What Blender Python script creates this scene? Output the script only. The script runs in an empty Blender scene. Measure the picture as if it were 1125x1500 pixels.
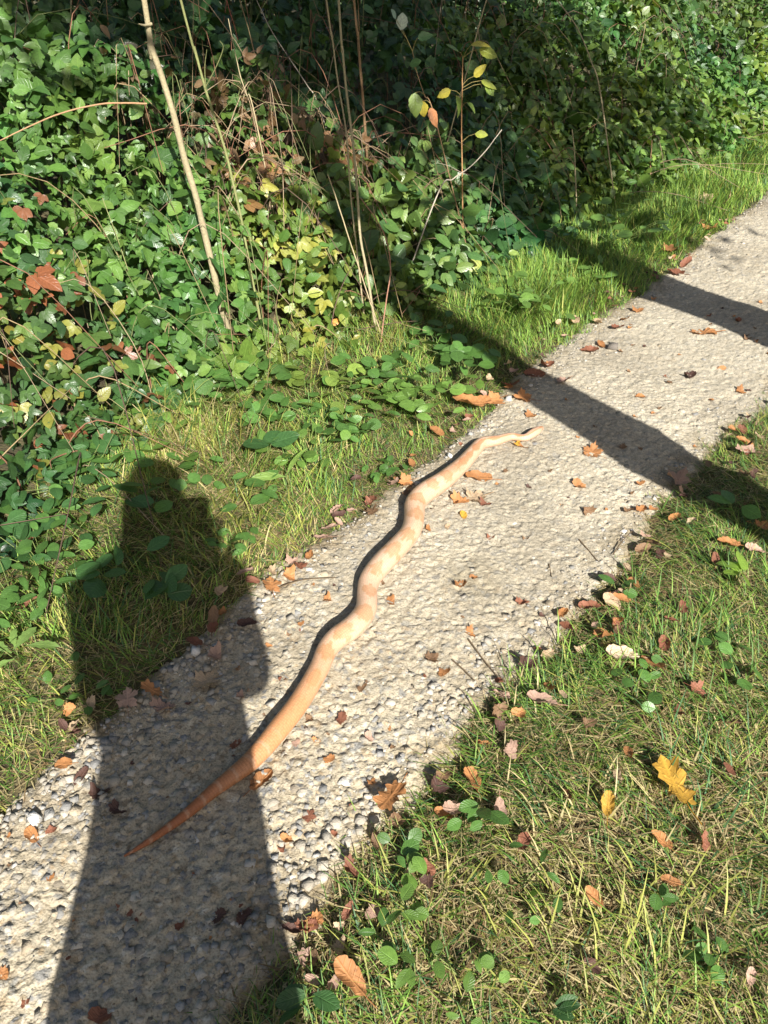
import bpy, math, random
import numpy as np
from mathutils import Vector, Matrix

# ------------------------------------------------------------------ camera, sky, sun
SC = bpy.context.scene
COL = SC.collection
rng = np.random.default_rng(7)
random.seed(7)

CAM_H, PITCH, FPX = 1.45, math.radians(38.0), 1127.0     # FPX: focal length in pixels of the 1125 x 1500 photograph
cd = bpy.data.cameras.new('camera'); cam = bpy.data.objects.new('camera', cd); COL.objects.link(cam)
cam.location = (0, 0, CAM_H); cam.rotation_euler = (math.pi/2 - PITCH, 0, 0)
cd.sensor_fit = 'VERTICAL'; cd.sensor_height = 24.0; cd.lens = 24.0*FPX/1500.0
cd.clip_start = 0.02; cd.clip_end = 3000
SC.camera = cam

SUN_EL, SUN_AZ = math.radians(36.0), math.radians(162.5)  # azimuth clockwise from +Y; shadows fall the other way
SUNV = np.array([math.sin(SUN_AZ)*math.cos(SUN_EL), math.cos(SUN_AZ)*math.cos(SUN_EL), math.sin(SUN_EL)])
world = bpy.data.worlds.new('World'); SC.world = world; world.use_nodes = True
wn = world.node_tree.nodes; wl = world.node_tree.links
sky = wn.new('ShaderNodeTexSky'); sky.sky_type = 'NISHITA'; sky.sun_disc = False
sky.sun_elevation = SUN_EL; sky.sun_rotation = SUN_AZ; sky.dust_density = 2.5; sky.ozone_density = .5
wl.new(sky.outputs[0], wn['Background'].inputs[0]); wn['Background'].inputs[1].default_value = 0.054
sl = bpy.data.lights.new('sun', 'SUN'); sl.energy = 5.0; sl.angle = math.radians(0.5); sl.color = (1.0, 0.965, 0.895)
sun = bpy.data.objects.new('sun', sl); COL.objects.link(sun)
sun.rotation_euler = Vector(tuple(-SUNV)).to_track_quat('-Z', 'Y').to_euler()
SC.view_settings.view_transform = 'Standard'; SC.view_settings.look = 'None'
SC.view_settings.gamma = 1.0; SC.view_settings.use_curve_mapping = False
SC.view_settings.exposure = 1.12
SC.render.engine = 'CYCLES'
SC.cycles.max_bounces = 6; SC.cycles.diffuse_bounces = 3; SC.cycles.transmission_bounces = 3

# ------------------------------------------------------------------ helpers
def ray(u, v):
    dx, dy = (u-562.5)/FPX, (v-750.0)/FPX
    return np.array([dx, math.cos(PITCH)-dy*math.sin(PITCH), -math.sin(PITCH)-dy*math.cos(PITCH)])
def at_z(u, v, z=0.0):                      # the point of height z in the photo's direction (u, v)
    d = ray(u, v); return np.array([0, 0, CAM_H]) + d*(CAM_H-z)/-d[2]
def at_y(u, v, y):                          # the point at forward distance y
    d = ray(u, v); return np.array([0, 0, CAM_H]) + d*(y/d[1])
def ppm(p):                                 # photo pixels per metre at a point
    p = np.asarray(p); return FPX/(p[1]*math.cos(PITCH)+(CAM_H-p[2])*math.sin(PITCH))

def hash2(i, j, seed):
    i = i.astype(np.uint64); j = j.astype(np.uint64)
    n = (i*np.uint64(374761393) + j*np.uint64(668265263) + np.uint64(seed*982451653 % 4294967296)) & np.uint64(0xffffffff)
    n = ((n ^ (n >> np.uint64(13)))*np.uint64(1274126177)) & np.uint64(0xffffffff)
    n = ((n ^ (n >> np.uint64(16)))*np.uint64(2246822519)) & np.uint64(0xffffffff)
    return ((n ^ (n >> np.uint64(15))) & np.uint64(0xffffff)).astype(float)/0xffffff
def noise(x, y, f=1.0, seed=1):             # value noise 0..1
    x = np.asarray(x, float)*f + 1000.0; y = np.asarray(y, float)*f + 1000.0
    i = np.floor(x); j = np.floor(y); a = x-i; b = y-j
    a = a*a*(3-2*a); b = b*b*(3-2*b); i = i.astype(np.int64); j = j.astype(np.int64)
    return ((hash2(i, j, seed)*(1-a)+hash2(i+1, j, seed)*a)*(1-b) + (hash2(i, j+1, seed)*(1-a)+hash2(i+1, j+1, seed)*a)*b)
def fbm(x, y, f=1.0, seed=1, octv=4):
    r = 0; w = .5; t = 0
    for o in range(octv): r = r + w*noise(x, y, f*2**o, seed+o*17); t += w; w *= .5
    return r/t
def sstep(a, b, x):
    t = np.clip((np.asarray(x, float)-a)/(b-a), 0, 1); return t*t*(3-2*t)

# path coordinates: s along the path, t across it (to the right)
PA = math.radians(38.0); AX = np.array([math.sin(PA), math.cos(PA)]); NX = np.array([math.cos(PA), -math.sin(PA)])
def st(x, y): return x*AX[0]+y*AX[1], x*NX[0]+y*NX[1]
def xy(s, t): return s*AX[0]+t*NX[0], s*AX[1]+t*NX[1]
def edge(pix):
    g = np.array([st(*at_z(u, v)[:2]) for u, v in pix]); return g[np.argsort(g[:, 0])]
EL = edge([(0, 1195), (150, 1060), (370, 872), (600, 702), (700, 620), (800, 522), (950, 425), (1125, 285)])
ER = edge([(450, 1315), (560, 1190), (720, 1000), (850, 880), (960, 742), (1060, 625), (1120, 590)])
EH = edge([(0, 830), (150, 690), (300, 600), (450, 535), (570, 480), (680, 445), (850, 332), (1000, 270), (1125, 200)])
def tL(s): return np.interp(s, EL[:, 0], EL[:, 1])
def tR(s): return np.interp(s, ER[:, 0], ER[:, 1])
def tH(s): return np.interp(s, EH[:, 0], EH[:, 1])
def gz(x, y):                               # height of the ground
    x = np.asarray(x, float); y = np.asarray(y, float); s, t = st(x, y)
    l = tL(s)-t; r = t-tR(s); w = tH(s)-t
    off = np.maximum(l, r)
    z = -0.012 + 0.03*sstep(0.0, 0.22, off) + 0.03*(fbm(x, y, 3.0, 5)-.5)*sstep(.05, .3, off)
    return z + 0.30*sstep(-0.1, 2.5, w) + 0.05*sstep(0.3, 2.0, r)

# ------------------------------------------------------------------ mesh building
def mesh_np(name, V, F, col=None, uv=None, smooth=False):
    V = np.ascontiguousarray(V, dtype=np.float32); F = np.ascontiguousarray(F, dtype=np.int32)
    me = bpy.data.meshes.new(name); k = F.shape[1]
    me.vertices.add(len(V)); me.vertices.foreach_set('co', V.ravel())
    me.loops.add(F.size); me.loops.foreach_set('vertex_index', F.ravel())
    me.polygons.add(len(F)); me.polygons.foreach_set('loop_start', np.arange(0, F.size, k, dtype=np.int32))
    if smooth: me.polygons.foreach_set('use_smooth', np.ones(len(F), dtype=bool))
    if uv is not None:
        lay = me.uv_layers.new(name='UVMap'); lay.data.foreach_set('uv', np.ascontiguousarray(uv[F.ravel()], dtype=np.float32).ravel())
    if col is not None:
        c = np.ones((len(V), 4), np.float32); c[:, :3] = col
        a = me.color_attributes.new('col', 'FLOAT_COLOR', 'POINT'); a.data.foreach_set('color', c.ravel())
    me.update(calc_edges=True); me.validate(); return me
def link(name, data, mat=None, parent=None, **props):
    o = bpy.data.objects.new(name, data); COL.objects.link(o)
    if mat is not None and data is not None and not data.materials: data.materials.append(mat)
    if parent is not None: o.parent = parent
    for k, v in props.items():
        if v is not None: o[k] = v
    return o
def thing(name, label, cat, loc=(0, 0, 0), group=None):
    return_ = link(name, None, None, None, label=label, category=cat, group=group); return_.location = tuple(loc); return return_
class Bulk:                                  # gathers many small pieces into one mesh of quads
    def __init__(s): s.V = []; s.F = []; s.C = []; s.U = []; s.n = 0
    def add(s, V, F, col, uv=None):
        V = np.asarray(V, float).reshape(-1, 3); s.V.append(V); s.F.append(np.asarray(F)+s.n)
        s.C.append(np.broadcast_to(np.asarray(col, float), (len(V), 3))); s.U.append(np.zeros((len(V), 2)) if uv is None else uv); s.n += len(V)
    def inst(s, T, P, R, S, col):            # template T=(V,F,UV); P (N,3); R (N,3,3) rows side/along/normal; S (N,) or (N,3); col (N,3)
        Vt, Ft, Ut = T; N = len(P)
        if N == 0: return
        S = np.asarray(S, float); S = S[:, None] if S.ndim == 1 else S
        W = np.einsum('nkj,nji->nki', Vt[None]*S[:, None, :], R) + P[:, None, :]
        F = Ft[None] + (np.arange(N)*len(Vt))[:, None, None]
        s.add(W.reshape(-1, 3), F.reshape(-1, Ft.shape[1]), np.repeat(col, len(Vt), axis=0), np.tile(Ut, (N, 1)))
    def mesh(s, name, smooth=False, origin=None):
        V = np.concatenate(s.V)
        if origin is not None: V = V - np.asarray(origin)
        return mesh_np(name, V, np.concatenate(s.F), np.concatenate(s.C), np.concatenate(s.U), smooth)
def norm(a): return a/np.maximum(np.linalg.norm(a, axis=-1, keepdims=True), 1e-9)
def frames(along, up):
    a = norm(along); n = norm(up - (up*a).sum(-1, keepdims=True)*a); sd = np.cross(a, n); return np.stack([sd, a, n], axis=1)

def tube(pts, rad, n=6, squash=1.0):
    pts = np.asarray(pts, float); rad = np.broadcast_to(np.asarray(rad, float), (len(pts),))
    tg = norm(np.gradient(pts, axis=0)); ref = np.array([0, 0, 1.0]) if abs(tg[:, 2]).mean() < .8 else np.array([0, 1.0, 0])
    sd = norm(np.cross(tg, ref)); up = np.cross(sd, tg); an = np.arange(n)*2*math.pi/n
    V = pts[:, None]+rad[:, None, None]*(np.cos(an)[None, :, None]*sd[:, None]+squash*np.sin(an)[None, :, None]*up[:, None])
    m = len(pts); i = np.arange(m-1)[:, None]*n; j = np.arange(n)[None]; k = (j+1) % n
    F = np.stack([i+j, i+k, i+n+k, i+n+j], -1).reshape(-1, 4)
    U = np.stack([np.tile(np.arange(n)/n, m), np.repeat(np.linspace(0, 1, m), n)], -1)
    return V.reshape(-1, 3), F, U
def spline(P, n=40):                         # Catmull-Rom through the points
    P = np.asarray(P, float); Q = np.concatenate([[2*P[0]-P[1]], P, [2*P[-1]-P[-2]]]); out = []
    u = np.linspace(0, len(P)-1-1e-6, n); i = u.astype(int); f = (u-i)[:, None]
    a, b, c, d = Q[i], Q[i+1], Q[i+2], Q[i+3]
    return .5*(2*b+(c-a)*f+(2*a-5*b+4*c-d)*f*f+(3*b-a-3*c+d)*f**3)

# leaf templates: length 1 along +Y from the stalk, three columns of vertices folded along the midrib
def leaf_T(width=.6, nst=6, wide=.42, fold=.12, droop=.15, serr=0.0, tip=1.0, heart=0.0):
    t = np.linspace(0, 1, nst+1)
    e = math.log(.5)/math.log(wide); w = np.sin(math.pi*np.clip(t, 0, 1)**e)**(.85*tip)*width/2; w[0] = .02; w[-1] = .004
    if serr: w[1:-1] *= 1+serr*np.where(np.arange(1, nst) % 2, 1, -1)
    yb = t.copy(); back = np.zeros(nst+1); back[:2] = -heart*np.array([1, .5])
    z = -droop*t*t
    L = np.stack([-w, yb+back+.03*np.sin(t*9), z+fold*w*2], -1); M = np.stack([0*w, yb, z], -1); R = np.stack([w, yb+back-.03*np.sin(t*7), z+fold*w*2], -1)
    V = np.concatenate([L, M, R]); n = nst+1; i = np.arange(nst)
    F = np.concatenate([np.stack([i, n+i, n+i+1, i+1], -1), np.stack([n+i, 2*n+i, 2*n+i+1, n+i+1], -1)])
    U = np.stack([np.concatenate([np.zeros(n), np.full(n, .5), np.ones(n)]), np.tile(t, 3)], -1)
    return V, F, U

# ------------------------------------------------------------------ materials
def mat(name):
    m = bpy.data.materials.new(name); m.use_nodes = True; nt = m.node_tree; return m, nt, nt.nodes, nt.links, nt.nodes['Principled BSDF']
def N(nodes, kind, **kw):
    n = nodes.new(kind)
    for k, v in kw.items():
        if isinstance(v, (int, float, tuple)) and k.startswith('i_'): n.inputs[k[2:].replace('_', ' ')].default_value = v
        else: setattr(n, k, v)
    return n
def plain(name, col, rough=.7, noise_scale=20, var=.25, bump=.2, metal=0.0):
    m, nt, nd, lk, b = mat(name); tc = N(nd, 'ShaderNodeTexCoord'); nz = N(nd, 'ShaderNodeTexNoise'); nz.inputs['Scale'].default_value = noise_scale; nz.inputs['Detail'].default_value = 6
    lk.new(tc.outputs['Object'], nz.inputs['Vector']); r = N(nd, 'ShaderNodeMapRange'); r.inputs['To Min'].default_value = 1-var; r.inputs['To Max'].default_value = 1+var
    lk.new(nz.outputs['Fac'], r.inputs['Value']); mx = N(nd, 'ShaderNodeVectorMath', operation='SCALE'); mx.inputs[0].default_value = col; lk.new(r.outputs[0], mx.inputs['Scale'])
    lk.new(mx.outputs[0], b.inputs['Base Color']); b.inputs['Roughness'].default_value = rough; b.inputs['Metallic'].default_value = metal
    bp = N(nd, 'ShaderNodeBump'); bp.inputs['Strength'].default_value = bump; bp.inputs['Distance'].default_value = .01; lk.new(nz.outputs['Fac'], bp.inputs['Height']); lk.new(bp.outputs[0], b.inputs['Normal'])
    return m
def leaf_mat(name, per_object, rough=.37, veins=7.0, vein_str=.35, transl=.3, blotch=.0):
    m, nt, nd, lk, b = mat(name); out = nd['Material Output']
    if per_object: c = N(nd, 'ShaderNodeObjectInfo').outputs['Color']
    else: c = N(nd, 'ShaderNodeAttribute', attribute_name='col').outputs['Color']
    uv = N(nd, 'ShaderNodeUVMap', uv_map='UVMap'); sx = N(nd, 'ShaderNodeSeparateXYZ'); lk.new(uv.outputs[0], sx.inputs[0])
    def mth(op, a, b_=None, **k):
        n = N(nd, 'ShaderNodeMath', operation=op)
        for q, s_ in enumerate((a, b_)):
            if s_ is None: continue
            if isinstance(s_, (int, float)): n.inputs[q].default_value = s_
            else: lk.new(s_, n.inputs[q])
        return n.outputs[0]
    au = mth('ABSOLUTE', mth('SUBTRACT', sx.outputs[0], .5))
    ph = mth('FRACT', mth('SUBTRACT', mth('MULTIPLY', sx.outputs[1], veins), mth('MULTIPLY', au, veins*.55)))
    side = mth('SUBTRACT', 1.0, mth('MULTIPLY', mth('ABSOLUTE', mth('SUBTRACT', ph, .5)), 7.0))
    mid = mth('SUBTRACT', 1.0, mth('MULTIPLY', au, 22.0))
    vein = mth('MAXIMUM', mth('MAXIMUM', mth('MULTIPLY', side, .7), mid), 0.0)
    geo = N(nd, 'ShaderNodeNewGeometry'); nz = N(nd, 'ShaderNodeTexNoise'); nz.inputs['Scale'].default_value = 90.0; nz.inputs['Detail'].default_value = 4
    lk.new(geo.outputs['Position'], nz.inputs['Vector'])
    f = mth('ADD', mth('MULTIPLY', vein, vein_str), mth('ADD', .62, mth('MULTIPLY', nz.outputs['Fac'], .75)))
    sc = N(nd, 'ShaderNodeVectorMath', operation='SCALE'); lk.new(c, sc.inputs[0]); lk.new(f, sc.inputs['Scale']); colr = sc.outputs[0]
    if blotch:
        rm = N(nd, 'ShaderNodeMapRange'); rm.inputs['From Min'].default_value = .55; rm.inputs['From Max'].default_value = .68; lk.new(nz.outputs['Fac'], rm.inputs['Value'])
        k = mth('MULTIPLY', rm.outputs[0], blotch); mx = N(nd, 'ShaderNodeMix', data_type='RGBA'); lk.new(k, mx.inputs['Factor']); lk.new(colr, mx.inputs['A']); mx.inputs['B'].default_value = (.09, .04, .02, 1); colr = mx.outputs['Result']
    lk.new(colr, b.inputs['Base Color']); b.inputs['Roughness'].default_value = rough; b.inputs['Specular IOR Level'].default_value = .55
    bp = N(nd, 'ShaderNodeBump'); bp.inputs['Strength'].default_value = .5; bp.inputs['Distance'].default_value = .002; bp.invert = True
    lk.new(mth('ADD', vein, mth('MULTIPLY', nz.outputs['Fac'], .8)), bp.inputs['Height']); lk.new(bp.outputs[0], b.inputs['Normal'])
    tr = N(nd, 'ShaderNodeBsdfTranslucent'); ts = N(nd, 'ShaderNodeVectorMath', operation='MULTIPLY'); lk.new(colr, ts.inputs[0]); ts.inputs[1].default_value = (1.5, 1.35, .6); lk.new(ts.outputs[0], tr.inputs['Color'])
    mx = N(nd, 'ShaderNodeMixShader'); mx.inputs[0].default_value = transl; lk.new(b.outputs[0], mx.inputs[1]); lk.new(tr.outputs[0], mx.inputs[2]); lk.new(mx.outputs[0], out.inputs['Surface'])
    return m
def attr_mat(name, rough=.8, bump=.3, scale=60, var=.3, spec=.3, transl=0.0):
    m, nt, nd, lk, b = mat(name); a = N(nd, 'ShaderNodeAttribute', attribute_name='col'); geo = N(nd, 'ShaderNodeNewGeometry')
    nz = N(nd, 'ShaderNodeTexNoise'); nz.inputs['Scale'].default_value = scale; nz.inputs['Detail'].default_value = 5; lk.new(geo.outputs['Position'], nz.inputs['Vector'])
    r = N(nd, 'ShaderNodeMapRange'); r.inputs['To Min'].default_value = 1-var; r.inputs['To Max'].default_value = 1+var; lk.new(nz.outputs['Fac'], r.inputs['Value'])
    sc = N(nd, 'ShaderNodeVectorMath', operation='SCALE'); lk.new(a.outputs['Color'], sc.inputs[0]); lk.new(r.outputs[0], sc.inputs['Scale']); lk.new(sc.outputs[0], b.inputs['Base Color'])
    b.inputs['Roughness'].default_value = rough; b.inputs['Specular IOR Level'].default_value = spec
    bp = N(nd, 'ShaderNodeBump'); bp.inputs['Strength'].default_value = bump; bp.inputs['Distance'].default_value = .004; lk.new(nz.outputs['Fac'], bp.inputs['Height']); lk.new(bp.outputs[0], b.inputs['Normal'])
    if transl:
        tr = N(nd, 'ShaderNodeBsdfTranslucent'); lk.new(sc.outputs[0], tr.inputs['Color']); mx = N(nd, 'ShaderNodeMixShader'); mx.inputs[0].default_value = transl
        lk.new(b.outputs[0], mx.inputs[1]); lk.new(tr.outputs[0], mx.inputs[2]); lk.new(mx.outputs[0], nd['Material Output'].inputs['Surface'])
    return m
M_LEAF = leaf_mat('foliage', False); M_LEAF1 = leaf_mat('leaf', True)
M_DRY = leaf_mat('dry_leaf', True, rough=.7, veins=6, vein_str=.22, transl=.2, blotch=.45)
M_GRASS = attr_mat('grass', rough=.55, bump=.05, scale=25, var=.25, spec=.35, transl=.25)
M_WOOD = attr_mat('bark', rough=.85, bump=.8, scale=120, var=.4)
M_STONE = attr_mat('stone', rough=.92, bump=.6, scale=260, var=.22, spec=.2)

def path_mat():
    m, nt, nd, lk, b = mat('path_gravel'); geo = N(nd, 'ShaderNodeNewGeometry')
    def nz(scale, det=8, kind='ShaderNodeTexNoise'):
        n = N(nd, kind); n.inputs['Scale'].default_value = scale
        if 'Detail' in n.inputs and kind == 'ShaderNodeTexNoise': n.inputs['Detail'].default_value = det
        lk.new(geo.outputs['Position'], n.inputs['Vector']); return n
    big, mid, fine = nz(1.7), nz(26), nz(330)
    vo = nz(85, kind='ShaderNodeTexVoronoi'); vo2 = nz(210, kind='ShaderNodeTexVoronoi')
    r1 = N(nd, 'ShaderNodeValToRGB'); r1.color_ramp.elements[0].color = (.37, .325, .25, 1); r1.color_ramp.elements[1].color = (.56, .505, .41, 1); r1.color_ramp.elements[0].position = .3; r1.color_ramp.elements[1].position = .72
    lk.new(mid.outputs['Fac'], r1.inputs[0]); at_ = N(nd, 'ShaderNodeAttribute', attribute_name='col'); r0 = N(nd, 'ShaderNodeMix', data_type='RGBA'); r0.inputs['Factor'].default_value = .82; lk.new(r1.outputs[0], r0.inputs['A']); lk.new(at_.outputs['Color'], r0.inputs['B'])
    hs = N(nd, 'ShaderNodeMix', data_type='RGBA', blend_type='MULTIPLY'); hs.inputs['Factor'].default_value = .35; lk.new(r0.outputs['Result'], hs.inputs['A'])
    r2 = N(nd, 'ShaderNodeValToRGB'); r2.color_ramp.elements[0].color = (.55, .55, .55, 1); r2.color_ramp.elements[1].color = (1.25, 1.22, 1.15, 1); lk.new(vo.outputs['Color'], r2.inputs[0]); lk.new(r2.outputs[0], hs.inputs['B'])
    h2 = N(nd, 'ShaderNodeMix', data_type='RGBA', blend_type='MULTIPLY'); h2.inputs['Factor'].default_value = 1; lk.new(hs.outputs['Result'], h2.inputs['A'])
    r3 = N(nd, 'ShaderNodeValToRGB'); r3.color_ramp.elements[0].position = .35; r3.color_ramp.elements[0].color = (.8, .78, .74, 1); r3.color_ramp.elements[1].position = .6; r3.color_ramp.elements[1].color = (1.05, 1.04, 1.0, 1); lk.new(big.outputs['Fac'], r3.inputs[0]); lk.new(r3.outputs[0], h2.inputs['B'])
    h3 = N(nd, 'ShaderNodeMix', data_type='RGBA', blend_type='MULTIPLY'); h3.inputs['Factor'].default_value = .7; lk.new(h2.outputs['Result'], h3.inputs['A'])
    r4 = N(nd, 'ShaderNodeValToRGB'); r4.color_ramp.elements[0].position = .3; r4.color_ramp.elements[0].color = (.32, .30, .26, 1); r4.color_ramp.elements[1].position = .50; r4.color_ramp.elements[1].color = (1, 1, 1, 1); lk.new(fine.outputs['Fac'], r4.inputs[0]); fine.inputs['Scale'].default_value = 210; lk.new(r4.outputs[0], h3.inputs['B'])
    lk.new(h3.outputs['Result'], b.inputs['Base Color']); b.inputs['Roughness'].default_value = .95; b.inputs['Specular IOR Level'].default_value = .15
    ad = N(nd, 'ShaderNodeMath', operation='ADD'); lk.new(fine.outputs['Fac'], ad.inputs[0]); lk.new(vo2.outputs['Distance'], ad.inputs[1])
    bp = N(nd, 'ShaderNodeBump'); bp.inputs['Strength'].default_value = .45; bp.inputs['Distance'].default_value = .003; lk.new(ad.outputs[0], bp.inputs['Height']); lk.new(bp.outputs[0], b.inputs['Normal'])
    return m
def soil_mat():
    m, nt, nd, lk, b = mat('soil'); geo = N(nd, 'ShaderNodeNewGeometry'); n1 = N(nd, 'ShaderNodeTexNoise'); n1.inputs['Scale'].default_value = 14; n1.inputs['Detail'].default_value = 10; lk.new(geo.outputs['Position'], n1.inputs['Vector'])
    r = N(nd, 'ShaderNodeValToRGB'); e = r.color_ramp.elements; e[0].position = .3; e[0].color = (.035, .025, .014, 1); e[1].position = .75; e[1].color = (.17, .125, .065, 1); x = e.new(.52); x.color = (.085, .075, .03, 1)
    lk.new(n1.outputs['Fac'], r.inputs[0]); lk.new(r.outputs[0], b.inputs['Base Color']); b.inputs['Roughness'].default_value = 1
    n2 = N(nd, 'ShaderNodeTexNoise'); n2.inputs['Scale'].default_value = 120; n2.inputs['Detail'].default_value = 6; lk.new(geo.outputs['Position'], n2.inputs['Vector'])
    bp = N(nd, 'ShaderNodeBump'); bp.inputs['Strength'].default_value = .9; bp.inputs['Distance'].default_value = .012; lk.new(n2.outputs['Fac'], bp.inputs['Height']); lk.new(bp.outputs[0], b.inputs['Normal']); return m

# ------------------------------------------------------------------ ground and path
def grid_mesh(name, X, Y, Z, smooth=True):
    a, b = X.shape; V = np.stack([X, Y, Z], -1).reshape(-1, 3); i = np.arange(a-1)[:, None]*b; j = np.arange(b-1)[None]
    F = np.stack([i+j, i+b+j, i+b+j+1, i+j+1], -1).reshape(-1, 4); return mesh_np(name, V, F, smooth=smooth)
gx = np.concatenate([[-900, -250, -80, -30, -14], np.arange(-8, 9.01, .06), [14, 30, 80, 250, 900]])
gy = np.concatenate([[-900, -250, -80, -30, -9], np.arange(-4, 13.01, .06), [20, 40, 90, 260, 900]])
X, Y = np.meshgrid(gx, gy, indexing='ij'); Z = gz(X, Y)
link('ground', grid_mesh('ground', X, Y, Z)[0] if False else grid_mesh('ground', X, Y, Z), soil_mat(), kind='structure')

def worley(x, y, cell, seed):                # distance to the nearest of jittered points, and that point's random value
    px_, py_ = x/cell+500, y/cell+500; i = np.floor(px_).astype(np.int64); j = np.floor(py_).astype(np.int64); best = np.full(np.shape(x), 9.0); val = np.zeros(np.shape(x))
    for a in (-1, 0, 1):
        for b in (-1, 0, 1):
            d = np.hypot(i+a+hash2(i+a, j+b, seed)-px_, j+b+hash2(i+a, j+b, seed+1)-py_); m = d < best; best = np.where(m, d, best); val = np.where(m, hash2(i+a, j+b, seed+2), val)
    return best, val
def stones_height(x, y):                     # compacted limestone: lumps, pits and fine grit
    x = np.asarray(x, float); y = np.asarray(y, float); wx, wy = x+.012*(noise(x, y, 60, 12)-.5), y+.012*(noise(x, y, 60, 13)-.5)
    h = 0.010*(fbm(x, y, 5, 31)-.5) + 0.005*(fbm(x, y, 30, 41, 3)-.5)
    d, v = worley(wx, wy, .024, 5); sq, _ = st(x, y); h = h + ((.0024+.0036*sstep(1.5, .6, sq))*(v-.45))*sstep(.62, .38, d)
    d, v = worley(wx, wy, .0105, 9); h = h + (.0052*(v-.40))*sstep(.62, .36, d)
    return h - .004*sstep(.70, .92, noise(x, y, 45, 77))
ss = np.concatenate([np.arange(-2.5, -.02, .06), np.arange(0, 2.8, .0036), np.arange(2.8, 6.4, .0075), np.arange(6.4, 14, .05)]); tt = np.linspace(-.14, 1.14, 250)
S, Tn = np.meshgrid(ss, tt, indexing='ij'); Lw = tL(S)+.09*(fbm(S, 0*S, 7, 4)-.5); Rw = tR(S)+.10*(fbm(S, 0*S, 7, 9)-.5)
T_ = Lw+(Rw-Lw)*Tn; X, Y = xy(S, T_); edge_d = np.minimum(Tn, 1-Tn)
Z = stones_height(X, Y) + .006*np.sin(np.clip(Tn, 0, 1)*math.pi) - .035*sstep(0.02, -.14, edge_d) + .002
PALP = np.array([(.46, .41, .325), (.50, .45, .365), (.42, .385, .315), (.33, .32, .295), (.265, .265, .265), (.55, .52, .455), (.44, .36, .26), (.30, .26, .205)])
def stone_col(x, y):
    wx, wy = x+.012*(noise(x, y, 60, 12)-.5), y+.012*(noise(x, y, 60, 13)-.5); c = np.broadcast_to(np.array([.455, .405, .32]), x.shape+(3,)).copy()
    for cell, sd_, amt in ((.024, 5, .8), (.0105, 9, .85)):
        d, v = worley(wx, wy, cell, sd_); _, v2 = worley(wx, wy, cell, sd_+40); h_ = (v*7.31+.37) % 1.0; k_ = np.searchsorted(np.cumsum([.28, .2, .15, .13, .09, .05, .06, .04]), h_).clip(0, 7); m_ = amt*sstep(.62, .35, d)*(v > .35); c = c+(PALP[k_]-c)*m_[..., None]
    sq, _t = st(x, y); k_ = (.55+.95*sstep(1.5, .5, sq)+.5*(fbm(x, y, 2.2, 23)-.5))[..., None]; mean = np.array([.415, .382, .32]); c = np.clip(mean+(c-mean)*k_*1.25, .06, .7); pu = at_z(690, 848); stain = np.exp(-(np.hypot(x-pu[0], y-pu[1])/.085)**2)*(.4+1.0*fbm(x, y, 25, 55)); c = c*(1-np.clip(stain, 0, 1)[..., None]*np.array([.28, .30, .36])); dirt = sstep(.12, 0, np.minimum(np.abs(_t-tL(sq)), np.abs(_t-tR(sq))))*sstep(.35, .7, fbm(x, y, 14, 66)); c = c*(1-dirt[..., None]*np.array([.35, .40, .5])); return .86*c*(.88+.24*fbm(x, y, 9, 19))[..., None]
pme = grid_mesh('path', X, Y, Z); pc_ = np.ones((X.size, 4), np.float32); pc_[:, :3] = stone_col(X, Y).reshape(-1, 3); pme.color_attributes.new('col', 'FLOAT_COLOR', 'POINT').data.foreach_set('color', pc_.ravel())
path = link('path', pme, path_mat(), kind='structure')
def path_z(x, y): return stones_height(np.asarray(x, float), np.asarray(y, float))+.006

# stones: deformed icosahedra, the large ones parts of the path
ph = (1+5**.5)/2
ICO_V = norm(np.array([(-1, ph, 0), (1, ph, 0), (-1, -ph, 0), (1, -ph, 0), (0, -1, ph), (0, 1, ph), (0, -1, -ph), (0, 1, -ph), (ph, 0, -1), (ph, 0, 1), (-ph, 0, -1), (-ph, 0, 1)], float))
ICO_F = np.array([(0, 11, 5), (0, 5, 1), (0, 1, 7), (0, 7, 10), (0, 10, 11), (1, 5, 9), (5, 11, 4), (11, 10, 2), (10, 7, 6), (7, 1, 8), (3, 9, 4), (3, 4, 2), (3, 2, 6), (3, 6, 8), (3, 8, 9), (4, 9, 5), (2, 4, 11), (6, 2, 10), (8, 6, 7), (9, 8, 1)])
CUBE_V = np.array([(x_, y_, z_) for x_ in (-1, 1) for y_ in (-1, 1) for z_ in (-1, 1)], float)*.72
CUBE_F = np.array([(0, 1, 3), (0, 3, 2), (4, 6, 7), (4, 7, 5), (0, 4, 5), (0, 5, 1), (2, 3, 7), (2, 7, 6), (0, 2, 6), (0, 6, 4), (1, 5, 7), (1, 7, 3)])
def rock_T(k):
    if k % 4:                                # broken limestone: skewed angular chips
        r = np.random.default_rng(k); V = CUBE_V*(1+.75*(r.random((8, 3))-.5)); V[CUBE_V[:, 2] > 0, :2] *= .72; V = V*np.array([1.1, .75+.3*r.random(), .55+.25*r.random()]); V = V @ np.array(Matrix.Rotation(.5*r.normal(), 3, 'X')); return V, CUBE_F, np.zeros((8, 2))
    r = np.random.default_rng(k); V = ICO_V*(1+.55*(r.random((12, 1))-.5))*np.array([1, .78+.3*r.random(), .5+.2*r.random()]); return V, ICO_F, np.zeros((12, 2))
ROCKS = [rock_T(k) for k in range(8)]
PAL = np.array([(.37, .33, .265), (.41, .37, .305), (.34, .31, .26), (.29, .28, .26), (.235, .23, .22), (.48, .45, .40), (.36, .30, .215), (.27, .23, .175)])
PW = np.array([.24, .17, .17, .15, .11, .035, .075, .05])
def rotz(a):
    c, s_ = np.cos(a), np.sin(a); z = 0*a; o = z+1; return np.stack([np.stack([c, s_, z], -1), np.stack([-s_, c, z], -1), np.stack([z, z, o], -1)], 1)
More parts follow.
